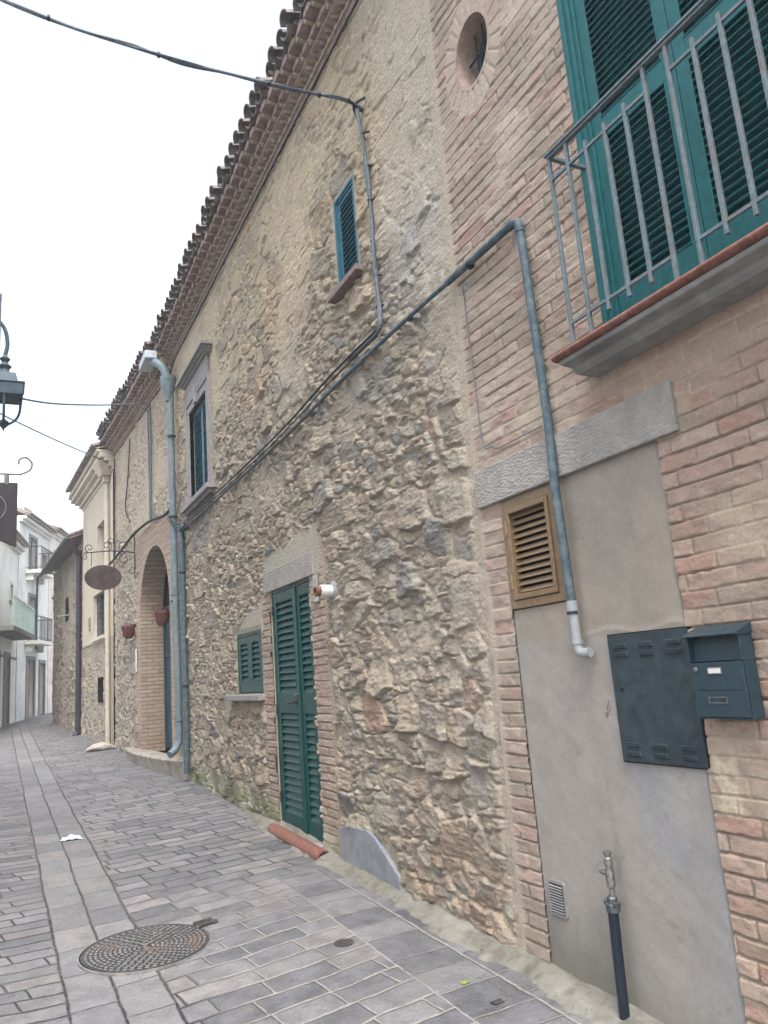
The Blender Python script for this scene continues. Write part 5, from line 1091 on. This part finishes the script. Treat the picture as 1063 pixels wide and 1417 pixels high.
# wall lantern far down the street
o = root('street_lantern', (1.75, 31, 4), 'small far-off lantern on a curved bracket in front of the mint house', 'street lamp')
b = MB(); b.tube([(1.28, 34.2, 3.5), (1.28, 34.1, 6.0), (1.35, 33.9, 6.45), (1.75, 33.5, 6.5), (2.02, 33.3, 6.3), (2.05, 33.3, 5.8)], .045, 7, smooth=4); b.build('bracket', M_LAMP, o, smooth=True)
b = MB(); frus(b, (2.05, 33.3), .05, .22, 4.95, 5.45); frus(b, (2.05, 33.3), .27, .05, 5.46, 5.8); b.build('lamp_head', M_LAMP, o)

# ================================================================== on the paving
def gh(x, y): return gz(x, y)
b = MB(); R0 = .395; c_ = (.845, 5.32)
def mh_mat():
    m, t, p = base_mat('cast_iron_cover'); co = t.new('ShaderNodeTexCoord').outputs['Object']; sp = t.new('ShaderNodeSeparateXYZ'); t.l.new(co, sp.inputs[0])
    r = t.math('SQRT', t.math('ADD', t.math('MULTIPLY', sp.outputs[0], sp.outputs[0]), t.math('MULTIPLY', sp.outputs[1], sp.outputs[1])))
    an = t.math('ARCTAN2', sp.outputs[1], sp.outputs[0])
    ring = t.math('FLOOR', t.math('DIVIDE', r, .028)); fr = t.math('SUBTRACT', t.math('DIVIDE', r, .028), ring)
    cnt = t.math('MAXIMUM', t.math('ROUND', t.math('MULTIPLY', ring, 4.4)), 1.)
    ua = t.math('ADD', t.math('MULTIPLY', t.math('DIVIDE', an, 2*math.pi), cnt), t.math('MULTIPLY', ring, .5)); fa = t.math('FRACT', ua)
    e1 = t.math('MINIMUM', fr, t.math('SUBTRACT', 1., fr)); e2 = t.math('MINIMUM', fa, t.math('SUBTRACT', 1., fa))
    tooth = t.math('MULTIPLY', t.math('MULTIPLY', t.ramp(e1, .10, .24), t.ramp(e2, .10, .26)), t.ramp(t.noise(co, 30, 3), .28, .5, .45, 1.)); tooth = t.math('MULTIPLY', tooth, t.math('LESS_THAN', r, .372))
    rims = t.ramp(t.math('ABSOLUTE', t.math('SUBTRACT', r, .381)), .003, .007); hgt = t.math('ADD', tooth, t.math('MULTIPLY', rims, t.math('GREATER_THAN', r, .374)))
    n = t.noise(co, 16, 5, .6); c = t.mix(hgt, srgb(50, 50, 54), t.mix(t.ramp(n, .35, .65), srgb(118, 118, 120), srgb(146, 142, 138)))
    c = t.mix(t.math('MULTIPLY', t.ramp(t.noise(co, 5, 4), .5, .7), .5), c, srgb(120, 92, 78))
    t.l.new(c, p.inputs['Base Color']); p.inputs['Roughness'].default_value = .5; p.inputs['Metallic'].default_value = .3
    b_ = t.new('ShaderNodeBump'); b_.inputs['Strength'].default_value = 1; b_.inputs['Distance'].default_value = .007; t.l.new(hgt, b_.inputs['Height']); t.l.new(b_.outputs[0], p.inputs['Normal']); return m
def disc(b, c, prof, n=48, sl=.028):
    vs = []
    for r, h in prof:
        for k in range(n): a = 2*math.pi*k/n; vs.append((c[0]+r*math.cos(a), c[1]+r*math.sin(a), gz(c[0], c[1])+h+sl*r*math.sin(a)))
    m = len(prof); b.add(vs, [(i*n+k, i*n+(k+1) % n, (i+1)*n+(k+1) % n, (i+1)*n+k) for i in range(m-1) for k in range(n)]+[tuple((m-1)*n+k for k in range(n))])
disc(b, c_, [(R0, -.03), (R0, .008), (R0-.010, .010), (R0-.011, .002), (R0-.017, .002), (R0-.018, .010), (.001, .011)])
mh = b.thing('manhole_cover', mh_mat(), 'round cast iron manhole cover with a toothed pattern and a hinge lug', 'manhole cover', base=(c_[0], c_[1], gz(*c_)), smooth=True, sharp=30)
b = MB(); hx, hy = c_[0]+.40, c_[1]+.16; h0 = gz(hx, hy)
for k in (-.035, .035): b.hexa([(hx-.06+k*-.3, hy+k-.014, h0+.004), (hx+.07+k*-.3, hy+k+.03-.014, h0+.004), (hx+.07+k*-.3, hy+k+.03+.014, h0+.004), (hx-.06+k*-.3, hy+k+.014, h0+.004), (hx-.06+k*-.3, hy+k-.014, h0+.022), (hx+.07+k*-.3, hy+k+.03-.014, h0+.02), (hx+.07+k*-.3, hy+k+.03+.014, h0+.02), (hx-.06+k*-.3, hy+k+.014, h0+.022)])
b.tube([(hx+.055, hy-.02, h0+.012), (hx+.045, hy+.075, h0+.012)], .011, 8); b.build('hinge_lug', MATS.setdefault('cast', mat('cast_lug', srgb(84, 80, 80), .15, .5, 30, .1, metal=.3)), mh, bevel=.003)
b = MB(); c2_ = (1.86, 4.60); disc(b, c2_, [(.058, -.02), (.058, .006), (.050, .007), (.049, .003), (.044, .003), (.043, .007), (.001, .008)], 28)
sc_ = b.thing('valve_cover', MATS['cast_lug'], 'small round iron valve cover set among the paving stones', 'valve cover', base=(c2_[0], c2_[1], gz(*c2_)), smooth=True, sharp=30)
b = MB(); h0 = gz(*c2_)
for k in range(6): a = k*math.pi/3; b.box(c2_[0]+.025*math.cos(a)-.006, c2_[0]+.025*math.cos(a)+.006, c2_[1]+.025*math.sin(a)-.006, c2_[1]+.025*math.sin(a)+.006, h0+.0075, h0+.011)
b.build('studs', MATS['cast_lug'], sc_)
# crumpled paper
def crumple(c, r, m, label, name, cat, n=7, ht=.04, seed=1, ground_z=None):
    rn = random.Random(seed); b = MB(); vs = []; z0 = gz(*c)+.004 if ground_z is None else ground_z
    for i in range(n):
        for j in range(n):
            x = (i/(n-1)-.5)*2; y = (j/(n-1)-.5)*2; x += rn.uniform(-.16, .16); y += rn.uniform(-.16, .16)
            vs.append((c[0]+x*r, c[1]+y*r*.7, z0+rn.random()**1.5*ht*(1.1-.5*(x*x+y*y)**.5)))
    b.add(vs, [q for i in range(n-1) for j in range(n-1) for q in ((i*n+j, (i+1)*n+j, (i+1)*n+j+1), (i*n+j, (i+1)*n+j+1, i*n+j+1))])
    o = b.thing(name, m, label, cat); md = o.modifiers.new('s', 'SOLIDIFY'); md.thickness = .0015; return o
crumple((.70, 9.0), .10, mat('paper_white', srgb(196, 214, 218), .06, .7, 9, .1), 'crumpled pale paper napkin lying on the paving', 'crumpled_paper', 'litter', ht=.05)
crumple((2.15, 3.72), .022, mat('leaf_green', srgb(120, 146, 74), .15, .6, 20, .1), 'bright green leaf on the paving near the wall', 'fallen_leaf', 'leaf', 4, .012, 4)
crumple((2.16, 3.45), .03, mat('leaf_brown', srgb(70, 64, 56), .2, .8, 20, .1), 'dark withered leaf on the paving, nearest to the camera', 'fallen_leaf', 'leaf', 5, .012, 5)
# grit and leaf crumbs along the verge
rn = random.Random(9); b = MB()
for k in range(260):
    y = 2.6+rn.random()**1.3*8; x = 2.52-abs(rn.gauss(0, .14)); r = rn.uniform(.002, .007); z = gz(x, y)+(.02 if x > 2.3 else .002)
    v = [(x+r*rn.uniform(.5, 1.2)*math.cos(a), y+r*rn.uniform(.5, 1.2)*math.sin(a), z+rn.uniform(0, r)) for a in (0, 1.6, 3.1, 4.7)]; b.add(v+[(x, y, z+r*1.2)], [(0, 1, 4), (1, 2, 4), (2, 3, 4), (3, 0, 4), (3, 2, 1, 0)])
o = b.build('grit', mat('grit', srgb(84, 78, 70), .3, .9, 90, 0)); o['kind'] = 'stuff'; o['label'] = 'scattered grit and crumbs along the wall foot'
# weeds at the wall foot
def weed(s, d, z, n, h, seed, label):
    rn = random.Random(seed); b = MB(F1)
    for k in range(n):
        a = rn.uniform(0, 6.28); l = h*rn.uniform(.5, 1); ox = rn.uniform(-.12, .12)
        p0 = (s+ox, d, z); p1 = (s+ox+.3*l*math.cos(a), d+abs(.3*l*math.sin(a)), z+.6*l); p2 = (s+ox+.7*l*math.cos(a), d+abs(.7*l*math.sin(a)), z+.75*l); w_ = .006
        b.add([(p0[0]-w_*.5, p0[1], p0[2]), (p0[0]+w_*.5, p0[1], p0[2]), (p1[0]+w_, p1[1], p1[2]), (p1[0]-w_, p1[1], p1[2]), (p2[0], p2[1], p2[2])], [(0, 1, 2, 3), (3, 2, 4)])
    return b.thing('weed_tuft', mat('weed_green', srgb(96, 112, 62), .2, .7, 30, 0), label, 'weed')
weed(11.3, .02, .30, 26, .16, 1, 'small tuft of weeds at the wall foot right of the thin downspout')
weed(8.6, .03, .20, 20, .08, 2, 'low tuft of weeds at the wall foot under the little green window')

# ------------------------------------------------------------------ air
def haze(density):
    m = bpy.data.materials.new('haze_air'); m.use_nodes = True; t = m.node_tree; t.nodes.remove(t.nodes['Principled BSDF'])
    v = t.nodes.new('ShaderNodeVolumePrincipled'); v.inputs['Color'].default_value = (.93, .96, 1, 1); v.inputs['Density'].default_value = density; v.inputs['Anisotropy'].default_value = .2
    t.links.new(v.outputs[0], t.nodes['Material Output'].inputs['Volume'])
    b = MB(); b.box(-70, 70, -20, 130, -4, 16); o = b.build('haze', m); o['kind'] = 'stuff'; o['label'] = 'thin bright haze in the air of the street'; return o
haze(.003)
